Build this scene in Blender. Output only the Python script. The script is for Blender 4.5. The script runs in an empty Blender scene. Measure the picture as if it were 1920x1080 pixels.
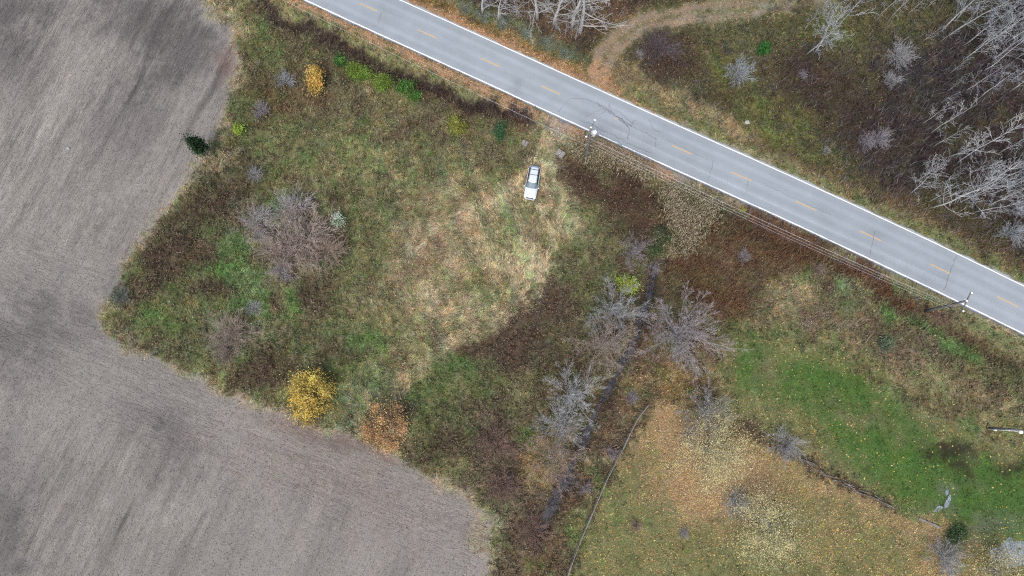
import bpy, math, random
import numpy as np
from mathutils import Vector, Matrix

rng = np.random.default_rng(11)
random.seed(11)
R = math.radians
scene = bpy.context.scene
COLL = scene.collection

# ------------------------------------------------------------------ camera, sky, sun, exposure
CAM_H = 91.0; TILT = R(10.0); FPX = 1280.0          # drone height, tilt off straight down, focal length in photo pixels
cam = bpy.data.cameras.new('camera'); camo = bpy.data.objects.new('camera', cam); COLL.objects.link(camo)
camo.location = (0, 0, CAM_H); camo.rotation_euler = (TILT, 0, 0)
cam.sensor_width = 36.0; cam.lens = 36.0 * FPX / 1920.0; cam.clip_start = 0.5; cam.clip_end = 6000
scene.camera = camo

SUN_EL, SUN_AZ = R(58), R(200)                       # high soft light behind cloud
world = bpy.data.worlds.new('World'); scene.world = world; world.use_nodes = True
nt = world.node_tree; nt.nodes.clear()
sky = nt.nodes.new('ShaderNodeTexSky'); sky.sky_type = 'NISHITA'; sky.sun_disc = False
sky.sun_elevation = SUN_EL; sky.sun_rotation = SUN_AZ; sky.air_density = 1.0; sky.dust_density = 5.0; sky.ozone_density = 1.0
bg = nt.nodes.new('ShaderNodeBackground'); bg.inputs['Strength'].default_value = 0.15
wo = nt.nodes.new('ShaderNodeOutputWorld')
nt.links.new(sky.outputs[0], bg.inputs[0]); nt.links.new(bg.outputs[0], wo.inputs[0])
sl = bpy.data.lights.new('sun', 'SUN'); sl.energy = 1.5; sl.angle = R(22); sl.color = (1.0, 0.96, 0.90)
so = bpy.data.objects.new('sun', sl); COLL.objects.link(so)
sdir = Vector((math.sin(SUN_AZ) * math.cos(SUN_EL), math.cos(SUN_AZ) * math.cos(SUN_EL), math.sin(SUN_EL)))
so.rotation_euler = sdir.to_track_quat('Z', 'Y').to_euler(); so.location = (0, 0, 60)
scene.view_settings.view_transform = 'Standard'; scene.view_settings.look = 'None'
scene.view_settings.gamma = 1.0; scene.view_settings.exposure = 0.61
try: scene.view_settings.use_curve_mapping = False
except Exception: pass
scene.cycles.use_denoising = False; scene.cycles.filter_width = 1.2; scene.cycles.sampling_pattern = 'BLUE_NOISE'   # keep the fine grain of grass and leaves

# ------------------------------------------------------------------ photo pixel <-> ground
ct, st = math.cos(TILT), math.sin(TILT)
def G(px, py, z=0.0):
    cx = (px - 960.0) / FPX; cy = -(py - 540.0) / FPX
    dx, dy, dz = cx, cy * ct + st, cy * st - ct
    s = (CAM_H - z) / -dz
    return (s * dx, s * dy)
def PXY(x, y, z=0.0):
    vz = z - CAM_H
    cy = y * ct + vz * st; cz = -y * st + vz * ct
    return 960 + FPX * x / -cz, 540 - FPX * cy / -cz

# ------------------------------------------------------------------ colours
ILL = 1.78                                           # light reaching a flat surface times exposure
WB = np.array((1.025, 1.0, 1.035))
def lin(c):
    c = np.asarray(c, float) / 255.0
    return np.where(c <= 0.04045, c / 12.92, ((c + 0.055) / 1.055) ** 2.4)
def alb(c): return lin(c) / (ILL * WB)

# ------------------------------------------------------------------ noise
def vnoise(x, y, seed):
    r = np.random.default_rng(seed); n = 256
    g = r.random((n, n))
    xi = np.floor(x).astype(int); yi = np.floor(y).astype(int)
    fx = x - xi; fy = y - yi
    fx = fx * fx * (3 - 2 * fx); fy = fy * fy * (3 - 2 * fy)
    a = g[yi % n, xi % n]; b = g[yi % n, (xi + 1) % n]; c = g[(yi + 1) % n, xi % n]; d = g[(yi + 1) % n, (xi + 1) % n]
    return (a * (1 - fx) + b * fx) * (1 - fy) + (c * (1 - fx) + d * fx) * fy
def fbm(x, y, seed, o=4):
    v = 0; a = 1; t = 0
    for i in range(o):
        v = v + a * vnoise(x * 2 ** i + 13.7 * i, y * 2 ** i + 7.1 * i, seed + i); t += a; a *= 0.55
    return v / t - 0.5

# ------------------------------------------------------------------ mesh helpers
def mesh_np(name, V, F, cols=None, smooth=False):
    V = np.asarray(V, np.float32); F = np.asarray(F, np.int32)
    me = bpy.data.meshes.new(name); k = F.shape[1]; nf = len(F)
    me.vertices.add(len(V)); me.vertices.foreach_set('co', V.ravel())
    me.loops.add(nf * k); me.loops.foreach_set('vertex_index', F.ravel())
    me.polygons.add(nf); me.polygons.foreach_set('loop_start', np.arange(0, nf * k, k, dtype=np.int32))
    if cols is not None:
        c = np.ones((len(V), 4), np.float32); c[:, :3] = cols
        at = me.color_attributes.new('col', 'FLOAT_COLOR', 'POINT'); at.data.foreach_set('color', c.ravel())
    me.update(calc_edges=True); me.validate()
    if smooth: me.polygons.foreach_set('use_smooth', np.ones(len(me.polygons), bool))
    return me
def link(name, me, mat=None, parent=None, loc=None):
    o = bpy.data.objects.new(name, me); COLL.objects.link(o)
    if mat and not me.materials: me.materials.append(mat)
    if parent: o.parent = parent
    if loc: o.location = loc
    return o
def tag(o, label=None, cat=None, group=None, kind=None):
    if label: o['label'] = label
    if cat: o['category'] = cat
    if group: o['group'] = group
    if kind: o['kind'] = kind
    return o
def empty(name, loc, rz=0, label=None, cat=None, group=None):
    o = bpy.data.objects.new(name, None); COLL.objects.link(o); o.empty_display_size = 0.3
    o.location = loc; o.rotation_euler = (0, 0, rz)
    return tag(o, label, cat, group)
class MB:
    def __init__(s): s.v = []; s.f = []
    def add(s, V, F):
        n = len(s.v); s.v += [tuple(p) for p in V]; s.f += [tuple(i + n for i in f) for f in F]; return s
    def box(s, c, d, rz=0, ry=0, bev=0.0):
        x, y, z = (q / 2 for q in d)
        M = Matrix.Translation(c) @ Matrix.Rotation(rz, 4, 'Z') @ Matrix.Rotation(ry, 4, 'Y')
        if bev <= 0:
            P = [(-x, -y, -z), (x, -y, -z), (x, y, -z), (-x, y, -z), (-x, -y, z), (x, -y, z), (x, y, z), (-x, y, z)]
            F = [(3, 2, 1, 0), (4, 5, 6, 7), (0, 1, 5, 4), (1, 2, 6, 5), (2, 3, 7, 6), (3, 0, 4, 7)]
        else:
            P = []; F = []
            for zz, i in ((-z, bev), (-z + bev, 0), (z - bev, 0), (z, bev)):
                P += [(-x + i, -y + i, zz), (x - i, -y + i, zz), (x - i, y - i, zz), (-x + i, y - i, zz)]
            F = [(3, 2, 1, 0), (12, 13, 14, 15)]
            for k in range(3):
                for j in range(4): F.append((k*4+j, k*4+(j+1) % 4, k*4+4+(j+1) % 4, k*4+4+j))
        return s.add([M @ Vector(p) for p in P], F)
    def tube(s, pts, rads, n=8, caps=True):
        pts = [Vector(p) for p in pts]; rings = []
        if not hasattr(rads, '__len__'): rads = [rads] * len(pts)
        for i, p in enumerate(pts):
            d = (pts[min(i+1, len(pts)-1)] - pts[max(i-1, 0)]).normalized()
            u = d.cross(Vector((0, 0, 1)) if abs(d.z) < .9 else Vector((1, 0, 0))).normalized(); w = d.cross(u)
            rings.append([p + (u*math.cos(a) + w*math.sin(a)) * rads[i] for a in (2*math.pi*k/n for k in range(n))])
        V = [q for r in rings for q in r]; F = []
        for i in range(len(pts)-1):
            for k in range(n): F.append((i*n+k, i*n+(k+1) % n, (i+1)*n+(k+1) % n, (i+1)*n+k))
        if caps: F.append(tuple(range(n))[::-1]); F.append(tuple((len(pts)-1)*n+k for k in range(n)))
        return s.add(V, F)
    def loft(s, rings, caps=True, closed=True):
        n = len(rings[0]); V = [q for r in rings for q in r]; F = []
        for i in range(len(rings)-1):
            for k in range(n if closed else n-1): F.append((i*n+k, i*n+(k+1) % n, (i+1)*n+(k+1) % n, (i+1)*n+k))
        if caps: F.append(tuple(range(n))[::-1]); F.append(tuple((len(rings)-1)*n+k for k in range(n)))
        return s.add(V, F)
    def mesh(s, name, smooth=False):
        me = bpy.data.meshes.new(name); me.from_pydata(s.v, [], s.f); me.update()
        if smooth: me.polygons.foreach_set('use_smooth', np.ones(len(me.polygons), bool))
        return me
    def build(s, name, mat, parent=None, smooth=False, loc=None):
        return link(name, s.mesh(name, smooth), mat, parent, loc)

# ------------------------------------------------------------------ materials
def newmat(name):
    m = bpy.data.materials.new(name); m.use_nodes = True
    b = m.node_tree.nodes['Principled BSDF']; b.inputs['Specular IOR Level'].default_value = 0.2
    return m, m.node_tree.nodes, m.node_tree.links, b
def simple(name, c, rough=0.7, metal=0.0, spec=0.3, noise=0.0, nscale=6.0, coat=0.0):
    m, N, L, b = newmat(name)
    b.inputs['Roughness'].default_value = rough; b.inputs['Metallic'].default_value = metal
    b.inputs['Specular IOR Level'].default_value = spec; b.inputs['Coat Weight'].default_value = coat
    if noise > 0:
        tc = N.new('ShaderNodeTexCoord'); n = N.new('ShaderNodeTexNoise'); n.inputs['Scale'].default_value = nscale; n.inputs['Detail'].default_value = 6
        r = N.new('ShaderNodeMapRange'); r.inputs[3].default_value = 1 - noise; r.inputs[4].default_value = 1 + noise
        r.inputs[1].default_value = 0.3; r.inputs[2].default_value = 0.7
        mx = N.new('ShaderNodeVectorMath'); mx.operation = 'SCALE'; mx.inputs[0].default_value = tuple(c)
        L.new(tc.outputs['Object'], n.inputs['Vector']); L.new(n.outputs['Fac'], r.inputs[0]); L.new(r.outputs[0], mx.inputs['Scale'])
        L.new(mx.outputs[0], b.inputs['Base Color'])
        bu = N.new('ShaderNodeBump'); bu.inputs['Strength'].default_value = 0.3; bu.inputs['Distance'].default_value = 0.02
        L.new(n.outputs['Fac'], bu.inputs['Height']); L.new(bu.outputs[0], b.inputs['Normal'])
    else: b.inputs['Base Color'].default_value = (*c, 1)
    return m
def noise_node(N, L, vec, scale, detail=6, rough=0.6):
    n = N.new('ShaderNodeTexNoise'); n.inputs['Scale'].default_value = scale; n.inputs['Detail'].default_value = detail; n.inputs['Roughness'].default_value = rough
    L.new(vec, n.inputs['Vector']); return n.outputs['Fac']
def remap(N, L, val, a, b, c, d):
    r = N.new('ShaderNodeMapRange'); r.inputs[1].default_value = a; r.inputs[2].default_value = b; r.inputs[3].default_value = c; r.inputs[4].default_value = d
    L.new(val, r.inputs[0]); return r.outputs[0]
def mul(N, L, a, b):
    m = N.new('ShaderNodeMath'); m.operation = 'MULTIPLY'; L.new(a, m.inputs[0]); L.new(b, m.inputs[1]); return m.outputs[0]
def scalecol(N, L, col, fac):
    m = N.new('ShaderNodeVectorMath'); m.operation = 'SCALE'; L.new(col, m.inputs[0]); L.new(fac, m.inputs['Scale']); return m.outputs[0]

def ground_mat(name, amp, furrow=0.0, bump=0.6, ang=0.0):
    m, N, L, b = newmat(name); b.inputs['Roughness'].default_value = 0.95; b.inputs['Specular IOR Level'].default_value = 0.1
    at = N.new('ShaderNodeVertexColor'); at.layer_name = 'col'
    tc = N.new('ShaderNodeTexCoord'); P = tc.outputs['Object']
    n1 = noise_node(N, L, P, 1.1); n2 = noise_node(N, L, P, 5.0, 8, 0.75)
    f = mul(N, L, remap(N, L, n1, .3, .7, 1 - amp * .5, 1 + amp * .5), remap(N, L, n2, .3, .7, 1 - amp, 1 + amp))
    h = n2
    if furrow:
        mp = N.new('ShaderNodeMapping'); mp.inputs['Rotation'].default_value = (0, 0, ang); mp.inputs['Scale'].default_value = (1.0, 0.055, 1)
        L.new(P, mp.inputs['Vector'])
        n3 = noise_node(N, L, mp.outputs[0], 1.5, 5, 0.65)
        mp2 = N.new('ShaderNodeMapping'); mp2.inputs['Rotation'].default_value = (0, 0, ang); mp2.inputs['Scale'].default_value = (1.0, 0.12, 1)
        L.new(P, mp2.inputs['Vector']); n4 = noise_node(N, L, mp2.outputs[0], 0.35, 4, 0.6)
        f = mul(N, L, f, remap(N, L, n3, .32, .68, 1 - furrow, 1 + furrow))
        f = mul(N, L, f, remap(N, L, n4, .35, .65, 1 - furrow * .6, 1 + furrow * .6))
    L.new(scalecol(N, L, at.outputs['Color'], f), b.inputs['Base Color'])
    bu = N.new('ShaderNodeBump'); bu.inputs['Strength'].default_value = bump; bu.inputs['Distance'].default_value = 0.06
    L.new(h, bu.inputs['Height']); L.new(bu.outputs[0], b.inputs['Normal'])
    return m
def veg_mat(name, rough=0.75, trans=0.25):
    m, N, L, b = newmat(name); b.inputs['Roughness'].default_value = rough; b.inputs['Specular IOR Level'].default_value = 0.12
    at = N.new('ShaderNodeVertexColor'); at.layer_name = 'col'; L.new(at.outputs['Color'], b.inputs['Base Color'])
    if trans:
        t = N.new('ShaderNodeBsdfTranslucent'); L.new(at.outputs['Color'], t.inputs['Color'])
        mx = N.new('ShaderNodeMixShader'); mx.inputs[0].default_value = trans
        out = [n for n in N if n.type == 'OUTPUT_MATERIAL'][0]
        L.new(b.outputs[0], mx.inputs[1]); L.new(t.outputs[0], mx.inputs[2]); L.new(mx.outputs[0], out.inputs[0])
    return m
def bark_mat(name, foot):                                  # colour comes from the object's own colour
    m, N, L, b = newmat(name); b.inputs['Roughness'].default_value = 0.8
    oi = N.new('ShaderNodeObjectInfo'); tc = N.new('ShaderNodeTexCoord')
    n = noise_node(N, L, tc.outputs['Object'], 2.2, 5)
    sx = N.new('ShaderNodeSeparateXYZ'); L.new(tc.outputs['Object'], sx.inputs[0])      # rough brown bark at the foot
    low = remap(N, L, sx.outputs[2], .3, 2.2, .38 if foot else 1.0, 1.0)
    L.new(scalecol(N, L, oi.outputs['Color'], mul(N, L, low, remap(N, L, n, .3, .7, .72, 1.25))), b.inputs['Base Color'])
    return m
MG = ground_mat('meadow soil', 0.35)
MF = ground_mat('field soil', 0.2, bump=0.9)
ML = ground_mat('lawn turf', 0.22, bump=0.4)
MT = ground_mat('track soil', 0.25)
MV = veg_mat('grass blades'); MLEAF = veg_mat('leaves', 0.6, 0.45); MDEAD = veg_mat('dead leaves', 0.8, 0.1)
MBARK = bark_mat('bark', True); MTWIG = bark_mat('twig bark', False)
MWOOD = simple('weathered wood', alb((142, 138, 134)), 0.85, noise=.25, nscale=3)
MPOLE = simple('grey pole wood', alb((122, 124, 130)), 0.85, noise=.25, nscale=4)
MCONC = simple('concrete', alb((158, 155, 155)), 0.9, noise=.22, nscale=5)
MALU = simple('aluminium wire', (0.5, 0.52, 0.54), 0.4, metal=0.2)
MWHITE = simple('white enamel', (0.78, 0.80, 0.82), 0.35, noise=.05, spec=.5)
MPORC = simple('porcelain', (0.8, 0.8, 0.8), 0.25, spec=.5)
MSTEEL = simple('galvanised steel', (0.55, 0.57, 0.6), 0.45, metal=0.3)
MSTONE = simple('pale stone', alb((190, 188, 188)), 0.9, noise=.2, nscale=4)

# ------------------------------------------------------------------ road line (photo pixels on the ground)
CL = [(-260, -424), (300, -166), (692, 15), (803, 65), (922, 119), (1033, 170), (1277, 281), (1389, 331), (1510, 386), (1630, 442), (1759, 503), (1886, 565), (2300, 767), (2700, 965)]
CLW = np.array([G(*p) for p in CL])
def resample(P, step):
    P = np.asarray(P, float); d = np.r_[0, np.cumsum(np.hypot(*np.diff(P, axis=0).T))]
    s = np.arange(0, d[-1], step); return np.c_[np.interp(s, d, P[:, 0]), np.interp(s, d, P[:, 1])]
CLR = resample(CLW, 1.0)
for _ in range(12): CLR[1:-1] = (CLR[:-2] + CLR[1:-1] * 2 + CLR[2:]) / 4
def dist_line(X, Y, pts):
    d = np.full(np.shape(X), 1e9)
    for (ax, ay), (bx, by) in zip(pts[:-1], pts[1:]):
        ux, uy = bx - ax, by - ay; l2 = ux*ux + uy*uy + 1e-9
        t = np.clip(((X-ax)*ux + (Y-ay)*uy) / l2, 0, 1); d = np.minimum(d, np.hypot(X-ax-t*ux, Y-ay-t*uy))
    return d
HW = 0.5 * np.hypot(*(np.array(G(1267, 320)) - np.array(G(1267, 235)))) * math.cos(R(24))   # half distance between the edge lines
PAVE = HW + 0.28

# ------------------------------------------------------------------ ground map: cover types laid out on the ground
RES = 0.3; X0, X1, Y0, Y1 = -86.0, 86.0, -30.0, 70.0
nx = int((X1-X0)/RES)+1; ny = int((Y1-Y0)/RES)+1
GX, GY = np.meshgrid(np.linspace(X0, X1, nx), np.linspace(Y0, Y1, ny))
PXg, PYg = PXY(GX, GY)
# type: colour, grass, weeds, herbs, orange leaves, yellow leaves, blade length, stems
T = dict(
 field=((153,148,145),0,0,0,0,0,.3,0), fdark=((108,104,106),0,0,0,0,0,.3,0), fmid=((125,120,120),0,0,0,0,0,.3,0),
 flight=((165,160,156),0,0,0,0,0,.3,0), fred=((146,118,108),.15,0,0,0,0,.3,0), fpink=((154,146,143),.1,0,0,0,0,.4,0), fstraw=((176,163,142),.8,0,0,0,0,.8,0),
 olive=((116,113,84),1,.2,.12,0,0,.45,0), straw=((166,153,128),1.3,0.03,.03,0,0,.85,0), pstraw=((184,170,146),1.3,0,0,0,0,.9,0), tan=((146,122,102),1.2,.12,0,0,0,.8,0),
 polive=((138,133,102),1.1,.08,.08,0,0,.6,0), green=((96,112,68),.8,.1,.5,0,0,.4,0), bgreen=((86,120,66),.7,0,1.,0,0,.4,0), bluegr=((114,124,98),1,0,.4,0,0,.6,0),
 weed=((98,84,70),.25,1,.05,0,0,.4,0), dweed=((80,64,56),.2,1,.05,0,0,.4,0), gweed=((92,92,66),.45,.6,.35,0,0,.4,0), pweed=((112,94,86),.4,.7,0,0,0,.4,.4),
 brush=((94,66,48),.25,.3,0,0,0,.4,1.), ditch=((66,54,52),.1,.7,0,0,0,.4,.3),
 woods=((57,51,55),.35,.35,.02,0,0,.4,.35), wred=((68,53,51),.35,.45,.02,.0,0,.4,.3), wolive=((90,86,64),.8,.3,.1,0,0,.4,.1), wgreen=((106,110,62),.9,.15,.3,0,0,.4,0),
 litter=((164,126,98),.15,0,0,1.,.05,.3,0), litbr=((106,86,68),.35,.45,0,.2,0,.35,.15), litol=((128,104,60),.5,.15,.05,.4,.1,.35,0),
 lawn=((70,98,44),.9,0,.06,0,.04,.22,0), lawnol=((106,107,70),.9,0,.03,.12,.1,.24,0), lawnbr=((112,100,78),.8,0,0,.03,.05,.24,0), lawntan=((146,124,94),.35,0,0,1.15,.3,.24,0), lawnmix=((118,112,74),.6,0,0,.45,.3,.24,0), mud=((46,34,32),.15,0,0,0,.06,.24,0), wet=((92,94,88),.2,0,0,.05,.08,.2,0),
 verge=((118,118,86),1,.05,.15,.02,0,.35,0), vstraw=((152,138,110),1.1,.1,0,.03,0,.5,0), gravel=((150,144,142),.05,0,0,.08,0,.2,0), track=((134,118,106),.15,0,0,.3,0,.25,0), tgreen=((104,102,72),.7,0,.05,.12,0,.3,0),
)
KEYS = list(T)
def tvec(n):
    t = T[n]; c = lin(t[0])
    if n[0] != 'f': l = c @ np.array((.25, .6, .15)); c = (l + (c - l) * .9) * 1.42
    return np.array([*c, *t[1:]], float)
M = np.tile(tvec('olive'), (ny, nx, 1))
wx = fbm(GX/3.2, GY/3.2, 5, 4) * 46; wy = fbm(GX/3.2, GY/3.2, 15, 4) * 46
n_mid = fbm(GX/2.0, GY/2.0, 25, 4); n_big = fbm(GX/9.0, GY/9.0, 35, 4); n_fine = fbm(GX/.8, GY/.8, 45, 3)
WX, WY = PXg + wx, PYg + wy
WX2, WY2 = PXg + wx * .25, PYg + wy * .25
def sd_poly(X, Y, pts):
    c = np.zeros(X.shape, bool)
    for (ax, ay), (bx, by) in zip(pts, pts[1:] + pts[:1]):
        if ay == by: continue
        c ^= ((ay > Y) != (by > Y)) & (X < (bx-ax) * (Y-ay) / (by-ay) + ax)
    return dist_line(X, Y, pts + pts[:1]) * np.where(c, 1, -1)
def brush(t, shape, geo, op=1.0, soft=14, rough=1.0, w=None, crisp=False):
    X, Y = (WX2, WY2) if crisp else (WX, WY)
    if shape == 'e':
        for (cx, cy, rx, ry, *a) in geo:
            an = R(a[0]) if a else 0
            u = (X-cx)*math.cos(an) + (Y-cy)*math.sin(an); v = -(X-cx)*math.sin(an) + (Y-cy)*math.cos(an)
            _apply(t, (1 - np.hypot(u/rx, v/ry)) * min(rx, ry), op, soft, rough)
    elif shape == 'l': _apply(t, w - dist_line(X, Y, geo), op, soft, rough)
    else: _apply(t, sd_poly(X, Y, geo), op, soft, rough)
def _apply(t, sd, op, soft, rough):
    global M
    s = sd + (n_mid * 2.2 + n_fine * 1.4) * soft * rough
    k = np.clip((s / soft + 1) / 2, 0, 1); k = (k*k*(3-2*k)) * op
    M = M * (1 - k[..., None]) + tvec(t) * k[..., None]

# --- north of the road: woods, thicket, track
NORTH = [(700,-400),(760,-2),(1005,106),(1120,158),(1280,235),(1500,338),(1920,532),(2400,760),(2600,-400)]
brush('wolive','p',NORTH,soft=8,crisp=True)
brush('wgreen','e',[(1345,150,60,60),(1450,210,60,50),(1600,140,50,40),(1480,260,70,40,30),(1560,60,90,30)],.7,30)
brush('wred','e',[(1590,180,110,60,20),(1500,130,60,60),(1700,260,120,60),(1320,190,60,40)],.75,30)
brush('woods','p',[(1640,60),(1690,80),(1780,60),(1960,-60),(2300,-60),(2300,600),(1960,470),(1800,390),(1690,300),(1650,200)],.95,50)
brush('wred','e',[(1850,250,90,60),(1890,110,70,60),(1760,330,80,50),(1900,400,90,60)],.6,50)
brush('wolive','e',[(1790,260,30,22),(1720,190,25,30),(1850,225,30,18),(1670,30,60,30)],.6,20)
brush('woods','e',[(1735,160,70,60),(1640,270,60,40),(1690,330,60,40)],.7,40)
brush('gweed','e',[(1330,60,120,30),(1300,130,40,60),(1420,60,70,40)],.5,25)
brush('dweed','e',[(1240,95,60,42),(1265,130,50,30)],.85,18)
brush('wred','p',[(700,-300),(760,-20),(860,-10),(1000,60),(1100,120),(1150,70),(1250,-20),(1250,-300)],.9,25)
brush('litbr','e',[(1040,30,120,40,20),(1130,30,60,60),(1180,20,80,20)],.7,25)
brush('litbr','e',[(1400,-10,120,14)],.8,10)
brush('vstraw','l',[(1150,135),(1200,165),(1260,190),(1320,222),(1400,258)],.85,16,w=20)
brush('brush','l',[(1130,120),(1200,165),(1300,225),(1400,270),(1480,315)],.55,12,w=8)
brush('vstraw','l',[(1400,270),(1500,318),(1600,362),(1700,405),(1800,455),(1940,520)],.6,14,w=12)
brush('brush','l',[(1420,265),(1550,325),(1680,385),(1800,440),(1930,500)],.6,14,w=9)
brush('bluegr','l',[(840,0),(900,30),(960,55),(1020,85),(1090,115)],.6,16,w=16)
brush('ditch','l',[(830,5),(900,38),(960,72),(1040,108),(1100,140)],.55,8,w=5)
brush('litol','l',[(770,-12),(850,25),(950,72),(1040,115),(1105,148)],.95,10,w=14,crisp=True)
brush('litter','l',[(760,0),(810,20),(900,62),(1000,107),(1070,138),(1125,160)],.95,8,w=9,crisp=True)
brush('litter','l',[(1125,158),(1200,196),(1280,234)],.75,9,w=7)
brush('verge','l',[(1180,172),(1280,222),(1400,282),(1520,338),(1650,398),(1800,468),(1960,545)],.9,10,w=11,crisp=True)
brush('green','l',[(1240,200),(1290,222),(1330,245)],.6,8,w=6)
brush('green','l',[(1700,415),(1800,462),(1940,530)],.5,8,w=6)
brush('gravel','l',[(1280,238),(1420,302),(1560,368),(1700,433),(1930,542)],.6,6,w=4,crisp=True)
brush('tgreen','l',[(1118,140),(1135,100),(1165,65),(1220,38),(1300,26),(1400,15),(1480,8),(1560,-8)],.95,8,w=24,crisp=True)
brush('track','l',[(1113,145),(1128,95),(1158,58),(1210,33),(1300,14)],.85,6,w=8,crisp=True)
brush('track','l',[(1130,150),(1148,100),(1178,72),(1225,48),(1290,36),(1330,34)],.85,6,w=8,crisp=True)
brush('bluegr','l',[(1300,30),(1400,22),(1470,12)],.3,8,w=10)
brush('track','l',[(1300,14),(1380,8),(1450,-2),(1530,-18)],.6,5,w=6,crisp=True); brush('track','l',[(1330,34),(1400,28),(1470,17),(1540,4)],.6,5,w=6,crisp=True)
brush('gravel','l',[(1420,18),(1480,10),(1560,-8)],.45,6,w=5)
brush('litter','e',[(1120,145,24,20)],.6,10)
# --- south verge and ditch
SV = [(460,-60),(575,0),(800,106),(960,182),(1100,248),(1267,324),(1440,400),(1630,488),(1780,555),(1960,645)]
def off(pts, dx, dy): return [(a+dx, b+dy) for a, b in pts]
brush('verge','l',off(SV,-10,22),.95,8,w=24,crisp=True)
brush('bluegr','l',off(SV[5:],-4,26),.6,8,w=10)
brush('green','l',off(SV[5:],-8,22),.5,8,w=9)
brush('vstraw','l',off(SV,-16,32),.45,12,w=9)
brush('vstraw','l',off(SV[5:],-2,9),.75,6,w=6,crisp=True)
brush('litter','l',off(SV[:6],-2,10),.95,7,w=9,crisp=True)
brush('green','l',off(SV[:5],-10,25),.35,8,w=5)
brush('gravel','l',off(SV[4:],2,4),.5,5,w=4,crisp=True)
DT = [(495,8),(523,33),(580,55),(633,82),(700,108),(783,150),(867,186),(985,224)]
brush('weed','l',off(DT,-4,10),.9,10,w=17)
brush('brush','l',off(DT[4:],-2,14),.6,12,w=14)
brush('ditch','l',DT,.95,7,w=9)
brush('gravel','e',[(1040,240,22,10,25),(1262,330,22,10,30),(1055,228,18,5,25)],.7,8)
# --- meadow
brush('polive','e',[(640,220,110,60),(760,300,130,90),(900,330,100,60),(620,320,100,60)],.55,50)
brush('gweed','e',[(560,110,110,50,25),(480,150,50,70),(430,340,60,60)],.75,35)
brush('weed','e',[(610,185,70,50),(760,215,140,35,20),(900,215,90,30,20),(820,270,40,40),(900,280,50,35)],.45,35)
brush('green','e',[(430,150,30,60),(475,75,50,30),(520,70,40,24),(700,250,40,20),(560,280,50,30),(460,250,50,50),(640,290,60,24)],.5,25)
brush('pstraw','l',[(390,5),(430,30),(455,55)],.9,12,w=12)
brush('fred','e',[(440,110,18,22),(420,160,25,16)],.5,12)
brush('brush','e',[(500,185,40,40),(560,185,70,30)],.4,20)
brush('dweed','e',[(480,225,30,30),(420,300,60,40)],.5,20)
brush('pstraw','e',[(405,290,20,30)],.7,14)
brush('gweed','p',[(330,370),(400,320),(500,320),(560,380),(500,470),(420,500),(300,560),(250,600),(220,540),(280,440)],.9,35)
brush('dweed','e',[(320,470,40,70,30),(280,520,30,60,30),(420,360,60,40),(390,410,40,30)],.75,20)
brush('weed','e',[(255,540,16,60,25)],.6,14)
brush('green','p',[(240,600),(330,520),(480,560),(600,600),(760,640),(760,760),(640,760),(520,720),(400,700),(280,650)],.7,40)
brush('bgreen','e',[(525,378,28,16),(440,470,25,20),(410,508,35,14),(445,520,45,25),(470,560,30,18),(550,560,20,22),(300,600,40,20),(500,590,50,30),(690,640,50,30)],.6,18)
brush('dweed','e',[(600,550,36,48),(400,540,34,18),(500,690,60,38),(640,440,34,40),(400,480,40,25)],.85,12)
brush('gweed','e',[(350,620,80,50,20),(520,640,60,40)],.6,30)
brush('fpink','e',[(560,450,80,70),(500,420,50,40),(430,625,45,35)],.55,25)
brush('green','e',[(620,500,40,60),(690,420,60,80),(740,360,90,50)],.5,40)
brush('olive','e',[(690,440,50,90),(860,280,110,40)],.5,30)
brush('straw','e',[(880,500,145,135),(770,480,50,100),(850,610,100,44)],.92,34)
brush('polive','e',[(810,360,80,50),(930,400,60,50),(880,500,60,40)],.6,35)
brush('tan','e',[(830,430,50,38),(810,470,50,25),(900,530,40,30),(770,510,30,40)],.75,20)
brush('pstraw','e',[(860,450,20,40,40),(960,470,55,45,-40),(1000,490,24,60),(975,565,20,20),(900,590,50,30),(790,560,28,40),(940,610,30,14)],.75,16)
brush('green','e',[(955,440,24,30),(870,540,22,12),(905,510,20,20),(930,560,30,14)],.6,14)
brush('straw','l',[(1030,290),(1000,420),(1030,440),(1080,440)],.6,26,w=28)
brush('straw','l',[(1010,240),(1000,300),(960,360),(900,380),(820,380)],.55,24,w=22)
brush('straw','l',[(1040,270),(1030,330),(1040,400),(1090,440)],.6,18,w=16)
brush('pstraw','e',[(1060,430,40,20),(1050,380,16,24)],.5,16)
brush('green','e',[(1000,270,18,12),(985,345,8,40),(1000,410,20,12),(1060,400,20,12),(1040,460,40,22),(1090,470,40,40),(960,310,30,20)],.5,14)
brush('gravel','e',[(1040,245,26,10,25),(1030,258,14,16)],.45,10)
brush('polive','e',[(700,590,70,50),(760,640,80,50)],.6,40)
brush('straw','l',[(850,620),(780,660),(720,700),(680,760)],.55,22,w=20)
brush('bluegr','e',[(690,740,45,50),(655,795,20,16),(720,720,40,40)],.75,20)
brush('green','e',[(860,700,90,60),(830,780,80,60),(1090,560,40,60),(950,700,50,40)],.65,35)
brush('bgreen','e',[(860,680,30,18),(930,640,20,14),(840,740,24,20),(1000,690,14,18),(950,960,24,22),(870,900,40,14,25)],.6,14)
brush('weed','e',[(1030,590,70,70,-20),(940,640,90,40,-20),(1000,660,80,40),(960,690,40,60)],.9,20)
brush('weed','e',[(640,650,40,20),(870,645,24,18),(580,620,30,20)],.5,14)
brush('gweed','e',[(860,800,70,70),(900,870,60,60),(960,740,60,50),(1040,680,50,40),(1090,620,40,60)],.75,30)
brush('dweed','e',[(930,800,40,60),(960,880,60,60),(830,850,40,30),(880,820,36,30)],.7,20)
brush('pweed','e',[(930,830,36,60),(940,920,60,34),(1000,990,50,60)],.7,20)
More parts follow.
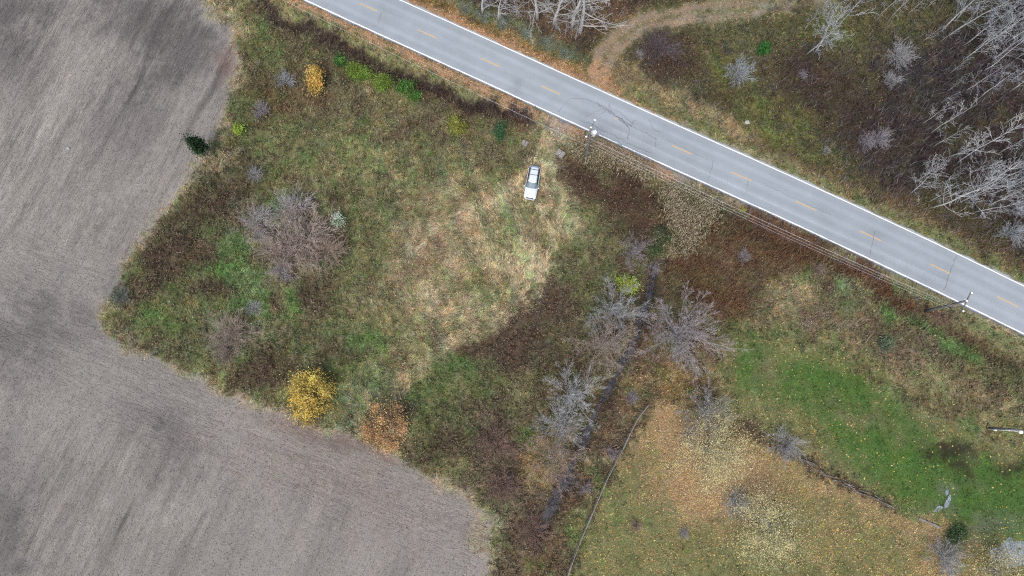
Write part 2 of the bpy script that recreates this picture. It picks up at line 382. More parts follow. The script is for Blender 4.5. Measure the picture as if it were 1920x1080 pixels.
brush('weed','p',[(1060,300),(1100,290),(1200,330),(1260,380),(1240,480),(1180,470),(1150,420),(1080,370)],.85,24)
brush('dweed','e',[(1110,330,44,30,20),(1130,340,50,26,20),(1180,370,60,40,25),(1200,420,40,34)],.95,16)
brush('brush','e',[(1150,350,50,24,20),(1210,400,34,40)],.5,14)
brush('gweed','e',[(1140,420,40,40),(1120,480,40,40),(1100,520,30,30)],.55,25)
for o_ in ((0, 0), (22, 4)):
    brush('pstraw','l',off([(1015,245),(1000,275),(975,320),(945,365),(905,388),(850,398),(800,425),(765,470)],*o_),.9,5,w=5)
    brush('pstraw','l',off([(1022,262),(1018,310),(1022,370),(1018,420),(1000,470),(985,530),(975,575)],*o_),.85,5,w=5)
    brush('straw','l',off([(975,575),(900,620),(820,650),(750,700),(690,760)],*o_),.75,6,w=5)
# --- stream corridor, brush
brush('brush','p',[(1290,440),(1330,400),(1420,420),(1560,490),(1480,540),(1430,560),(1420,600),(1370,610),(1300,580),(1220,600),(1200,560),(1230,510)],.95,20)
brush('ditch','l',[(1340,395),(1400,420),(1440,440)],.8,10,w=12)
brush('brush','l',[(1400,400),(1560,480),(1700,570)],.8,14,w=20)
brush('litbr','p',[(1200,560),(1300,580),(1360,640),(1330,720),(1240,740),(1180,830),(1100,990),(1060,1100),(960,1100),(1020,960),(1060,870),(1110,760),(1170,660)],.9,22)
brush('weed','p',[(1180,480),(1250,490),(1230,600),(1180,680),(1100,800),(1040,900),(960,1090),(900,1090),(960,960),(1000,880),(1060,700),(1130,600)],.6,24)
brush('pweed','e',[(1130,640,50,40),(1280,620,70,60),(1150,870,30,60,25),(1190,820,20,50,25)],.65,25)
brush('ditch','l',[(1235,490),(1212,570),(1195,630),(1160,700),(1120,770),(1085,850),(1040,940),(1005,1020)],.85,8,w=13)
brush('litbr','l',[(1190,640),(1150,760),(1090,900),(1040,1000)],.4,20,w=20)
brush('green','l',[(1120,900),(1085,970),(1060,1050)],.5,12,w=14)
brush('litol','e',[(1030,865,44,44),(1010,880,30,30)],.75,20)
brush('litter','e',[(1020,855,30,36)],.35,16)
# --- south-east: verge thicket, lawn
brush('dweed','l',[(1560,490),(1660,555),(1740,600),(1800,630),(1920,690)],.8,12,w=16)
brush('brush','l',[(1540,480),(1640,540),(1700,570)],.8,10,w=10)
SE = [(1430,500),(1500,520),(1620,560),(1720,610),(1900,690),(2200,800),(2200,1300),(1060,1300),(1060,1090),(1100,1010),(1150,890),(1190,800),(1240,742),(1330,690),(1380,630),(1420,590)]
brush('lawnol','p',SE,1,14)
brush('pweed','p',[(1430,510),(1540,530),(1640,580),(1760,640),(1900,700),(2100,800),(2100,860),(1920,790),(1840,760),(1740,690),(1620,660),(1500,620),(1430,590)],.6,24)
brush('vstraw','p',[(1430,520),(1500,530),(1640,610),(1740,660),(1850,740),(1760,730),(1640,680),(1540,640),(1440,600)],.55,30)
brush('bluegr','e',[(1575,545,40,18,15),(1660,636,20,16)],.7,14)
brush('bgreen','e',[(1670,592,24,14,20),(1750,625,50,16,25),(1790,650,40,14,25),(1500,527,12,14)],.8,10)
brush('gweed','e',[(1830,680,60,40,20),(1900,720,40,50),(1700,650,40,20)],.6,20)
brush('dweed','e',[(1640,660,16,12),(1870,690,30,22),(1770,605,36,16,25)],.65,14)
brush('pweed','e',[(1755,610,34,20,20),(1560,600,50,16)],.7,16)
brush('polive','e',[(1870,800,60,30),(1740,740,60,24,20)],.5,20)
brush('lawn','p',[(1350,720),(1375,640),(1420,625),(1480,640),(1600,690),(1720,760),(1830,830),(2000,860),(2200,1000),(2000,1010),(1840,1000),(1740,960),(1620,910),(1540,850),(1560,800),(1480,760)],.95,26)
brush('lawn','e',[(1580,720,130,46,20),(1690,830,110,56,20),(1860,950,90,56),(1430,690,50,40),(1800,880,120,50,20)],.85,36)
brush('lawnbr','e',[(1560,860,60,20,25),(1640,790,80,16,20),(1440,690,30,40),(1750,780,60,14,20),(1330,690,50,50),(1860,840,60,20)],.6,24)
brush('lawnol','l',[(1450,640),(1600,680),(1740,740),(1850,810)],.7,20,w=18)
brush('mud','e',[(1790,845,40,18,10),(1745,865,14,8),(1805,880,24,12,30),(1775,860,14,18),(1890,880,30,12)],.85,8)
brush('lawntan','p',[(1225,750),(1300,775),(1420,830),(1500,870),(1560,930),(1480,950),(1420,960),(1360,990),(1250,960),(1180,900),(1160,870)],.9,30)
brush('lawnmix','p',[(1420,840),(1560,890),(1700,960),(1800,1000),(1900,1060),(1900,1120),(1700,1120),(1560,1060),(1480,1000)],.8,36)
brush('lawntan','l',[(1560,910),(1640,950),(1740,1000),(1760,1060)],.6,20,w=16)
brush('lawnol','l',[(1210,860),(1150,980),(1110,1090)],.8,26,w=30)
brush('lawnmix','e',[(1260,1010,80,50),(1550,1010,60,60)],.4,40)
brush('lawnol','e',[(1360,1040,70,40),(1640,1020,60,40)],.6,36)
brush('litbr','e',[(1290,740,60,26,10),(1390,800,30,14,30)],.85,14)
brush('litol','e',[(1250,715,40,24)],.6,14)
brush('weed','l',[(1400,800),(1450,835),(1530,880),(1610,920),(1690,958)],.9,6,w=9,crisp=True)
brush('bgreen','e',[(1700,955,20,12,20)],.5,8)
brush('wet','e',[(1790,910,30,10),(1770,950,24,10),(1850,985,50,20),(1780,1020,40,20)],.5,14)
LS0 = np.full(GX.shape, -99.0)
brush('brush','l',[(1400,405),(1480,445),(1560,488),(1640,532),(1710,575)],.7,12,w=13); brush('brush','l',[(1740,598),(1800,628),(1860,655)],.45,10,w=8); brush('weed','e',[(1330,470,40,20),(1400,520,50,16,20),(1260,540,24,30)],.5,16)
# mottling of weed clumps, herbs and bleached grass through all the rough ground
RD0 = dist_line(GX, GY, [tuple(p) for p in CLR[::6]])
lawn_ = np.clip(sd_poly(WX2, WY2, [(1380,690),(1400,640),(1480,640),(1600,690),(1720,760),(1850,820),(2200,960),(2200,1300),(1060,1300),(1060,1090),(1100,1010),(1150,890),(1190,800),(1240,748),(1330,760)]) / 8, 0, 1)
rough_ = (1 - lawn_) * np.clip((RD0 - PAVE - 3) / 2, 0, 1) * np.where(dist_line(WX2, WY2, [(1118,150),(1135,100),(1165,65),(1220,38),(1300,26),(1400,15)]) < 30, 0, 1)
clear_ = np.clip(1.4 - np.hypot((PXg-870)/170, (PYg-480)/170), 0, 1)
M0_ = M.copy()
def mosaic(t, scale, seed, thr, op, soft=.05, mask=None):
    global M
    hold = np.clip(1 - .6 * M0_[..., 9], .1, 1) * (1 if t in ('weed', 'dweed', 'woods') else np.clip(1 - .65 * M0_[..., 4], .2, 1))
    k = np.clip((fbm(GX/scale, GY/scale, seed, 4) - thr) / soft, 0, 1) * op * rough_ * (1 - .85*clear_) * hold * (1 if mask is None else mask)
    M = M * (1 - k[..., None]) + tvec(t) * k[..., None]
south_ = (PYg > 40 + (PXg - 575) * .4606) * 1.0
mosaic('weed', 2.6, 501, .06, .62, mask=south_); mosaic('dweed', 1.6, 511, .13, .6, mask=south_); mosaic('green', 2.2, 521, .08, .55, mask=south_); mosaic('bgreen', 1.3, 531, .17, .5, mask=south_)
mosaic('polive', 1.8, 541, .10, .55, mask=south_); mosaic('vstraw', 1.1, 551, .17, .6, mask=south_); mosaic('dweed', .9, 561, .16, .45)
mosaic('wolive', 2.2, 571, .10, .4, mask=1-south_); mosaic('woods', 1.4, 581, .10, .5, mask=1-south_); mosaic('vstraw', 1.0, 591, .2, .35, mask=1-south_)
# --- the ploughed field
FIELD = [(-600,-600),(330,-600),(372,-20),(392,20),(440,62),(446,110),(428,200),(388,292),(332,370),(270,450),(216,530),(188,590),(186,622),(240,650),(330,690),(420,735),(500,765),(560,792),(650,815),(720,845),(790,887),(860,920),(910,955),(928,990),(915,1030),(880,1300),(-600,1300)]
FSD = sd_poly(WX2, WY2, FIELD)
def fbrush(t, *a, **k):
    global M
    M0 = M.copy(); brush(t, *a, **k)
    inside = np.clip(FSD / 6 + .5, 0, 1)[..., None]
    M = M0 * (1 - inside) + M * inside
k0 = np.clip((FSD + (n_mid*2 + n_fine*2) * 9) / 14 + .5, 0, 1)[..., None]
M = M * (1 - k0) + tvec('field') * k0
fbrush('flight','e',[(130,180,110,130,30),(60,420,130,160,30),(180,800,160,80),(330,420,90,60),(250,960,120,80)],.55,70)
fbrush('fmid','e',[(60,620,60,110),(40,120,60,60),(20,930,40,100),(230,240,70,60,-30),(180,600,60,40),(330,860,40,50),(300,800,90,40,20)],.7,45)
fbrush('fdark','e',[(270,40,90,50,20),(350,95,60,50,30),(60,20,90,24),(20,60,30,30),(310,140,60,30)],.8,38)
fbrush('fdark','e',[(10,640,24,60),(10,1040,30,60),(60,600,30,40),(25,990,30,40)],.5,30)
fbrush('fpink','e',[(640,900,160,70,25),(780,960,110,50,25),(560,840,120,50,25)],.8,60)
fbrush('fred','e',[(420,110,20,24),(430,148,16,10),(700,840,60,16,20),(600,815,60,12,20)],.45,14)
fbrush('fmid','e',[(640,830,60,12,22),(400,700,50,12,25),(895,1010,20,20)],.5,12)
fbrush('fstraw','l',[(330,690),(420,735),(500,765)],.55,10,w=7)
fbrush('fstraw','l',[(820,905),(880,935),(915,965),(905,1030)],.6,14,w=12)
fbrush('fpink','l',[(445,100),(425,200),(388,290),(332,368)],.6,10,w=6)
fbrush('fmid','l',[(250,465),(216,528),(200,560)],.6,8,w=8)
for arc in ([(262,775),(290,800),(312,840),(325,890),(328,940)], [(250,755),(290,780),(330,810)], [(250,855),(270,890),(290,920)]):
    fbrush('fdark','l',arc,.55,2.5,w=1.2,crisp=True); fbrush('fdark','l',off(arc,12,-8),.4,2.5,w=1.2,crisp=True)
for (a,b,c,d) in [(127,880,95,960),(137,880,105,950),(40,800,5,870),(265,980,235,1050),(360,1030,335,1075),(160,860,175,875),(30,340,75,220),(80,340,140,200),(240,240,260,170),(20,330,60,270),(215,310,245,230),(300,330,330,250),(60,1010,30,1075),(120,1000,80,1075),(130,860,170,875),(410,1000,450,1020)]:
    fbrush('fdark','l',[(a,b),(c,d)],.4,3,w=1.2,crisp=True)

fk = np.clip(1 - np.abs(FSD + n_mid * 40 + n_fine * 22 + 2) / 13, 0, 1) * np.clip(.55 + 3.0 * fbm(GX/4, GY/4, 641, 3), 0, 1) * .85
M = M * (1 - fk[..., None]) + tvec('fstraw') * fk[..., None]
brush('ditch','l',off(DT,-1,1),.9,6,w=10); brush('weed','l',off(DT[:6],-6,14),.5,10,w=9)
brush('vstraw','e',[(1480,560,50,30),(1600,620,70,22,20),(1700,690,60,24,25),(1820,740,50,20,20)],.5,20); brush('pweed','e',[(1560,600,60,20,15),(1650,650,50,20,20),(1740,640,40,18)],.5,18); brush('bgreen','e',[(1745,625,44,13,25),(1672,592,20,10,20),(1795,655,36,12,25)],.7,9)
for o_ in ((0, 0), (22, 4)):
    brush('pstraw','l',off([(1012,248),(1002,275),(978,320),(948,365),(905,388),(850,398),(800,425),(765,470)],*o_),.85,4,w=4); brush('pstraw','l',off([(1022,262),(1016,300),(1022,370),(1018,420),(1000,470),(985,530),(975,575)],*o_),.85,4,w=4); brush('straw','l',off([(975,575),(900,620),(820,650),(750,700),(690,760)],*o_),.8,5,w=5)
brush('dweed','e',[(600,550,34,46),(1030,580,56,40,-20),(950,650,80,30,-20),(1010,670,50,30),(400,540,34,18),(500,690,50,30),(1110,335,44,26,20),(1190,380,50,34,25),(640,440,26,34),(320,480,34,50,30)],.5,24)
brush('bgreen','e',[(525,378,26,14),(440,470,25,18),(410,508,35,12),(445,522,42,22),(470,560,26,14),(550,560,18,20),(300,602,36,16),(870,690,24,14),(690,645,36,18)],.65,10); brush('bluegr','e',[(470,535,24,20),(690,745,40,40)],.5,14)
jr = np.random.default_rng(17); sg = np.where((np.abs(FSD) < 14) | (LS0 > -6), .35, 1.0) * np.where(FSD > 0, .3, 1)
dxm = jr.normal(0, .28, GX.shape) + fbm(GX/.9, GY/.9, 801, 2) * 1.8; dym = jr.normal(0, .28, GX.shape) + fbm(GX/.9, GY/.9, 811, 2) * 1.8
ii = np.clip(np.arange(nx)[None, :] + np.rint(dxm * sg / RES).astype(int), 0, nx-1); jj = np.clip(np.arange(ny)[:, None] + np.rint(dym * sg / RES).astype(int), 0, ny-1)
TRK0 = dist_line(WX2, WY2, [(1118,150),(1135,100),(1165,65),(1220,38),(1300,26),(1400,15)]) < 24
M = np.where(TRK0[..., None], M, .25 * M + .75 * M[jj, ii])
rs_ = np.random.default_rng(71)                      # drill and wheel lines along the ploughing direction
for k in range(46):
    x_, y_ = rs_.uniform(-20, 380), rs_.uniform(100, 1070)
    if k % 3 == 0: x_, y_ = rs_.uniform(0, 330), rs_.uniform(780, 1060)
    L0 = rs_.uniform(30, 130); an_ = R(rs_.uniform(58, 70)); p_ = [(x_ + math.cos(an_)*L0*t + 3*math.sin(t*5+k), y_ - math.sin(an_)*L0*t) for t in (0, .35, .7, 1)]
    for o_ in ((0, 0), (9, 3))[:1 + k % 2]: fbrush('fdark' if k % 4 else 'flight', 'l', off(p_, *o_), rs_.uniform(.2, .5), 3, w=1.0, crisp=True)

TARGET = M[..., :3].copy()
inF = FSD > 0
def along(p, q): a = np.array(G(*q)) - np.array(G(*p)); return a / np.hypot(*a)
d1 = along((185,600),(430,150)); d2 = along((240,650),(860,920))
HEAD = dist_line(GX, GY, [G(*p) for p in [(60,560),(240,650),(560,792),(860,920),(930,990)]])
wh = np.clip(1.4 - HEAD / 9 + n_big, 0, 1); wh = wh * wh * (3 - 2 * wh)
def streak(d, w, l, seed): return fbm((GX*-d[1] + GY*d[0]) / w + fbm(GX/14, GY/14, seed+50, 2), (GX*d[0] + GY*d[1]) / l, seed, 4)
patch = np.clip(.5 + 2.2 * fbm(GX/11, GY/11, 311, 3), 0, 1)
S1 = streak(d1, .7, 9, 301) * .62 + streak(d1, 2.6, 26, 303) * .42 - np.clip(streak(d1, 1.1, 16, 309) - .13, 0, .2) * 2.4; S2 = streak(d2, .7, 14, 305) * .2 + streak(d2, 2.4, 18, 307) * .14
TARGET *= 1 + np.where(inF, (S1 * (.25 + .75*patch)) * (1 - wh) + S2 * wh, 0)[..., None]
# small-scale colour life
life = 1 + np.where(inF, .10, .30) * n_mid + np.where(inF, .06, .22) * n_fine + .12 * n_big
TARGET *= life[..., None]
hue = 1.5 * fbm(GX/1.1, GY/1.1, 77, 3); tt = tuft_g = None; TARGET[..., 0] *= 1 + np.where(inF, .02, .16) * hue; TARGET[..., 2] *= 1 - np.where(inF, .02, .10) * hue
ALB = TARGET / (ILL * WB)

# ------------------------------------------------------------------ ground height
RD = dist_line(GX, GY, [tuple(p) for p in CLR[::6]] + [tuple(CLR[-1])])
bump = fbm(GX/5, GY/5, 91, 4) * .35 + n_fine * .10
LAWNSD = sd_poly(WX2, WY2, [(1390,690),(1400,640),(1480,640),(1600,690),(1720,760),(1850,820),(2200,960),(2200,1300),(1060,1300),(1060,1090),(1100,1010),(1150,890),(1190,800),(1240,748),(1330,760)])
bump = np.where(inF, bump * .25, bump); bump = np.where(LAWNSD > 0, bump * .2, bump)
def sm(a): a = np.clip(a, 0, 1); return a*a*(3-2*a)
Z = bump * sm((RD - PAVE) / 3)
STREAM = [(1238,480),(1212,570),(1195,630),(1160,700),(1120,770),(1085,850),(1040,940),(1005,1020),(985,1070)]
STW = [G(*p) for p in STREAM]
wob = fbm(GX/2, GY/2, 61, 3)
SD_ST = dist_line(GX, GY, STW)
endf = sm((PYg - 470) / 60) * sm((1035 - PYg) / 60)
Z -= (1.0 + .55 * fbm(GX/1.6, GY/1.6, 63, 3)) * endf * sm(1.15 - (SD_ST + wob * .7) / 1.15)
Z -= .55 * sm(1.1 - dist_line(GX, GY, [G(*p) for p in DT]) / 1.6)
Z -= .45 * sm(1.1 - dist_line(GX, GY, [G(*p) for p in [(1340,395),(1440,440),(1560,490),(1660,555),(1740,600),(1920,690)]]) / 1.6)
Z -= .35 * sm(1.1 - dist_line(GX, GY, [G(*p) for p in [(830,5),(900,38),(960,72),(1040,108),(1100,140)]]) / 1.2)
PUD = [(1905,1035,48,26,-14),(1778,941,4,13,22),(1761,954,9,4,-25),(1777,922,3,7,5)]
for (cx, cy, rx, ry, a) in PUD:
    u, v = WX - cx, WY - cy
    Z -= .10 * sm(1.6 - np.hypot(u/(rx+10), v/(ry+8)))
Z = np.where(RD < PAVE + .05, -.05, Z + .09 * sm(1 - (RD - PAVE) / 1.6))
edge = np.minimum.reduce([GX - X0, X1 - GX, GY - Y0, Y1 - GY]); Z *= sm(edge / 4)
def samp(A, x, y):
    u = np.clip((x - X0) / (X1 - X0) * (nx - 1), 0, nx - 1.001); v = np.clip((y - Y0) / (Y1 - Y0) * (ny - 1), 0, ny - 1.001)
    i = u.astype(int); j = v.astype(int); fu = u - i; fv = v - j
    if A.ndim == 3: fu = fu[:, None]; fv = fv[:, None]
    return (A[j, i] * (1-fu) + A[j, i+1] * fu) * (1-fv) + (A[j+1, i] * (1-fu) + A[j+1, i+1] * fu) * fv
def zat(x, y): return float(samp(Z, np.array([x]), np.array([y]))[0])
def gp(px, py, z=0.0):
    x, y = G(px, py, z); return Vector((x, y, zat(x, y)))

# ------------------------------------------------------------------ ground sheets, cut from one surface
gv = np.c_[GX.ravel(), GY.ravel(), Z.ravel()]; gc = ALB.reshape(-1, 3)
idx = np.arange(nx*ny).reshape(ny, nx)
quads = np.stack([idx[:-1, :-1], idx[:-1, 1:], idx[1:, 1:], idx[1:, :-1]], -1).reshape(-1, 4)
zone = np.zeros((ny, nx), int); zone[LAWNSD > 0] = 2; zone[FSD > 2] = 1
TRK = dist_line(WX2, WY2, [(1118,150),(1135,100),(1165,65),(1220,38),(1300,26),(1400,15),(1480,8),(1560,-8),(1700,-40)])
zone[TRK < 20] = 3
zq = zone[:-1, :-1].ravel()
def sub(name, k, mat, extra=None):
    q = quads[zq == k]; u, inv = np.unique(q, return_inverse=True); q = inv.reshape(-1, 4)
    V = gv[u]; C = gc[u] * (.88 if k in (0,) else 1.0)
    if extra is not None:
        n = len(V); V = np.r_[V, extra[0]]; C = np.r_[C, np.tile(alb((112, 106, 78)), (len(extra[0]), 1))]; q = np.r_[q, extra[1] + n]
    return tag(link(name, mesh_np(name, V, q, C, True), mat), kind='structure')
o = 1800
ex = np.array([(-o,-o,0),(o,-o,0),(o,o,0),(-o,o,0),(X0,Y0,0),(X1,Y0,0),(X1,Y1,0),(X0,Y1,0)], float)
eq = np.array([(0,1,5,4),(1,2,6,5),(2,3,7,6),(3,0,4,7)])
sub('ground', 0, MG, (ex, eq)); sub('ploughed_field', 1, MF); sub('lawn', 2, ML); sub('dirt_track', 3, MT)

# ------------------------------------------------------------------ road
m, N, L, b = newmat('asphalt'); b.inputs['Roughness'].default_value = .9
at = N.new('ShaderNodeVertexColor'); at.layer_name = 'col'; tc = N.new('ShaderNodeTexCoord')
f1 = remap(N, L, noise_node(N, L, tc.outputs['Object'], 14, 8, .8), .3, .7, .90, 1.10)
f2 = remap(N, L, noise_node(N, L, tc.outputs['Object'], .5, 5, .6), .3, .7, .95, 1.05)
L.new(scalecol(N, L, at.outputs['Color'], mul(N, L, f1, f2)), b.inputs['Base Color']); MROAD = m
seg = resample(CLR, .6); tan = np.gradient(seg, axis=0); tan /= np.hypot(*tan.T)[:, None]; nor = np.c_[-tan[:, 1], tan[:, 0]]   # nor points to the far side of the road
sarc = np.arange(len(seg)) * .6
lat = np.linspace(-1, 1, 33) * PAVE
RX = seg[:, 0:1] + nor[:, 0:1] * lat; RY = seg[:, 1:2] + nor[:, 1:2] * lat
ragged = np.where(np.abs(np.abs(lat) - PAVE) < 1e-6, 1, 0)[None] * (fbm(RX/1.1, RY/1.1, 3, 3) * .5)
RX += nor[:, 0:1] * ragged * np.sign(lat); RY += nor[:, 1:2] * ragged * np.sign(lat)
RZ = .13 - .05 * (lat / PAVE) ** 2 + np.zeros_like(RX)
rpx, rpy = PXY(RX, RY)
a = np.abs(lat)[None] / HW
rc = np.tile(lin((170, 179, 190)), (*RX.shape, 1))
tone = 1 - .05 * np.exp(-((a - .30) / .13) ** 2) - .06 * np.exp(-((a - .75) / .13) ** 2) + .08 * np.exp(-((a - .52) / .12) ** 2) - .10 * np.clip((a - .9) / .15, 0, 1) + .03 * np.exp(-(a / .08) ** 2)
tone = tone + fbm(RX/6, RY/6, 8, 4) * .16 + fbm(rpx/300, (lat[None] + 0*RX) * 2.2, 9, 4) * .14
for (cx, cy, rx, ry, am) in [(970,160,8,16,-.20),(1000,175,10,8,-.06),(720,30,8,20,-.06),(820,120,20,10,.05),(920,150,30,20,.05),(1065,100,20,14,-.06),(1092,216,16,9,-.14),(1215,215,30,14,.05),(1240,245,22,8,-.08),(1130,240,40,8,-.10),(1640,440,18,10,-.10),(660,8,30,12,.06),(735,60,20,12,.07),(1150,215,50,16,.04)]:
    tone = tone + am * np.exp(-((rpx-cx)/rx) ** 2 - ((rpy-cy)/ry) ** 2)
rc = rc * tone[..., None] / (ILL * WB)
nr, nc = RX.shape; ri = np.arange(nr*nc).reshape(nr, nc)
rq = np.stack([ri[:-1, :-1], ri[1:, :-1], ri[1:, 1:], ri[:-1, 1:]], -1).reshape(-1, 4)[:, ::-1]
V = np.c_[RX.ravel(), RY.ravel(), RZ.ravel()]; C = rc.reshape(-1, 3)
for col, s in ((0, 1), (nc-1, -1)):                    # pavement edge going down into the shoulder
    k = len(V); lowv = V[ri[:, col]].copy(); lowv[:, 2] = -.06; V = np.r_[V, lowv]; C = np.r_[C, C[ri[:, col]]]
    q = np.stack([ri[:-1, col], ri[1:, col], k + np.arange(1, nr), k + np.arange(nr-1)], -1); rq = np.r_[rq, q if s < 0 else q[:, ::-1]]
road = tag(link('road', mesh_np('road', V, rq, C), MROAD), kind='structure')
def rz(l): return .13 - .05 * (l / PAVE) ** 2
def paint_mat(name, c, wear):
    m, N, L, b = newmat(name); b.inputs['Roughness'].default_value = .7
    tc = N.new('ShaderNodeTexCoord'); n = noise_node(N, L, tc.outputs['Object'], 5, 8, .75)
    mx = N.new('ShaderNodeMix'); mx.data_type = 'RGBA'; L.new(remap(N, L, n, wear - .06, wear + .06, 0, 1), mx.inputs[0])
    mx.inputs[6].default_value = (*alb((168, 172, 178)), 1); mx.inputs[7].default_value = (*c, 1); L.new(mx.outputs[2], b.inputs['Base Color']); return m
MWL = paint_mat('white road paint', (.62, .63, .65), .36); MYL = paint_mat('yellow road paint', alb((230, 194, 142)), .36)
def road_station(px, py):
    x, y = G(px, py); i = int(np.argmin(np.hypot(seg[:, 0]-x, seg[:, 1]-y))); return i
def ribbon(i0f, i1f, l0, w, mat, name, dz=.005, wobble=0, seed=0):
    s = np.arange(i0f, i1f + .01, .25 if i1f - i0f < 8 else 1.0)
    px_ = np.interp(s, np.arange(len(seg)), seg[:, 0]); py_ = np.interp(s, np.arange(len(seg)), seg[:, 1])
    nx_ = np.interp(s, np.arange(len(seg)), nor[:, 0]); ny_ = np.interp(s, np.arange(len(seg)), nor[:, 1])
    ed = (np.random.default_rng(seed).random((len(s), 2)) - .5) * wobble
    la = l0 - w/2 + ed[:, 0]; lb = l0 + w/2 + ed[:, 1]
    V = np.r_[np.c_[px_ + nx_*la, py_ + ny_*la, rz(la) + dz], np.c_[px_ + nx_*lb, py_ + ny_*lb, rz(lb) + dz]]
    n = len(s); F = np.stack([np.arange(n-1), np.arange(1, n), n + np.arange(1, n), n + np.arange(n-1)], -1)
    return link(name, mesh_np(name, V, F), mat, road)
ribbon(1, len(seg)-2, HW, .15, MWL, 'edge_line', wobble=.03, seed=1)
cuts = [(1, road_station(1118, 250)), (road_station(1124, 254), road_station(1141, 262)), (road_station(1143, 263), road_station(1160, 268)), (road_station(1166, 272), road_station(1199, 290)), (road_station(1204, 291), len(seg)-2)]
for k, (i, j) in enumerate(cuts): ribbon(i, j, -HW, .17 if k in (0, 4) else .12, MWL, 'edge_line', wobble=.05, seed=2+k)
DASH = [(692,15),(803,65),(922,119),(1033,170),(1154,226),(1277,281),(1389,331),(1510,386),(1630,442),(1759,503),(1886,565)]
for (x, y) in DASH:
    i = road_station(x, y)
    if (x, y) == (1154, 226): ribbon(i - .8, i + .2, .05, .11, MYL, 'centre_dash', wobble=.06)
    else: ribbon(i - 2.5, i + 2.5, 0, .15, MYL, 'centre_dash', wobble=.02)
MCRACK = simple('road crack', alb((128, 132, 142)), .95)
def crack(pts, w, seed):
    P = resample([G(*p) for p in pts], .35); r = np.random.default_rng(seed)
    P[1:-1] += (r.random((len(P)-2, 2)) - .5) * .22
    t = np.gradient(P, axis=0); t /= np.hypot(*t.T)[:, None] + 1e-9; n = np.c_[-t[:, 1], t[:, 0]]
    ww = w * (.4 + r.random(len(P))) / 2
    def zz(Q):
        i = [int(np.argmin(np.hypot(seg[:, 0]-q[0], seg[:, 1]-q[1]))) for q in Q]
        l = (Q[:, 0]-seg[i, 0])*nor[i, 0] + (Q[:, 1]-seg[i, 1])*nor[i, 1]; return rz(l) + .009
    A, B = P + n*ww[:, None], P - n*ww[:, None]
    V = np.r_[np.c_[A, zz(A)], np.c_[B, zz(B)]]; k = len(P)
    F = np.stack([np.arange(k-1), k + np.arange(k-1), k + np.arange(1, k), np.arange(1, k)], -1)
    link('crack', mesh_np('crack', V, F), MCRACK, road)
CR = [([(715,25),(709,48)],.06),([(1046,210),(1058,195),(1072,186),(1098,185),(1120,196),(1134,208)],.05),([(1118,192),(1135,205),(1150,216),(1168,226),(1186,238),(1214,252),(1232,262)],.07),
 ([(1132,200),(1146,212),(1160,222),(1176,232)],.08),([(1160,224),(1172,232),(1186,240)],.14),([(1140,196),(1148,212)],.05),([(1126,214),(1138,206)],.05),([(1180,240),(1178,252),(1176,265)],.07),([(1164,222),(1176,236),(1180,243)],.12),
 ([(1085,226),(1110,234),(1140,250),(1166,262),(1180,270),(1200,279),(1226,289)],.06),([(1182,236),(1192,226)],.05),([(1216,224),(1224,244),(1240,250)],.05),([(1402,338),(1398,364)],.05),([(1640,434),(1630,480)],.06),([(1792,480),(1780,510),(1768,545)],.07),
 ([(1338,300),(1326,345)],.04),([(1096,222),(1126,206)],.04),([(1250,262),(1330,302)],.03),([(1420,340),(1560,405)],.03),([(1228,258),(1229,276)],.05),([(1152,206),(1166,214),(1178,224),(1190,236)],.06)]
for k, (p, w) in enumerate(CR): crack(p, w, 50+k)

# ------------------------------------------------------------------ water
m, N, L, b = newmat('stream water'); b.inputs['Roughness'].default_value = .12; b.inputs['Specular IOR Level'].default_value = .5
tc = N.new('ShaderNodeTexCoord'); n = noise_node(N, L, tc.outputs['Object'], 1.3, 6, .7)
mx = N.new('ShaderNodeMix'); mx.data_type = 'RGBA'; L.new(remap(N, L, n, .4, .6, 0, 1), mx.inputs[0])
mx.inputs[6].default_value = (*alb((40, 36, 40)), 1); mx.inputs[7].default_value = (*alb((84, 84, 94)), 1); L.new(mx.outputs[2], b.inputs['Base Color'])
bu = N.new('ShaderNodeBump'); bu.inputs['Strength'].default_value = .15; L.new(n, bu.inputs['Height']); L.new(bu.outputs[0], b.inputs['Normal']); MWAT = m
sp = resample(STW, .8); stn = np.gradient(sp, axis=0); stn /= np.hypot(*stn.T)[:, None]; sn = np.c_[-stn[:, 1], stn[:, 0]]
A = sp + sn*1.7; B = sp - sn*1.7; k = len(sp)
V = np.r_[np.c_[A, np.full(k, -.74)], np.c_[B, np.full(k, -.74)]]
tag(link('stream_water', mesh_np('stream_water', V, np.stack([np.arange(k-1), k+np.arange(k-1), k+np.arange(1, k), np.arange(1, k)], -1)), MWAT), kind='structure')
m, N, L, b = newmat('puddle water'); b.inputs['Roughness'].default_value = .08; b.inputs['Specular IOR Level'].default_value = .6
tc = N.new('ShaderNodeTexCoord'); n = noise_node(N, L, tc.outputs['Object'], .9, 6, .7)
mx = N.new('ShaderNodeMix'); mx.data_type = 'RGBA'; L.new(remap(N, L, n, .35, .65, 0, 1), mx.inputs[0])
mx.inputs[6].default_value = (*alb((128, 134, 142)), 1); mx.inputs[7].default_value = (*alb((176, 188, 206)), 1); L.new(mx.outputs[2], b.inputs['Base Color']); MPUD = m  # bright sky reflection is put into the pale blue base colours
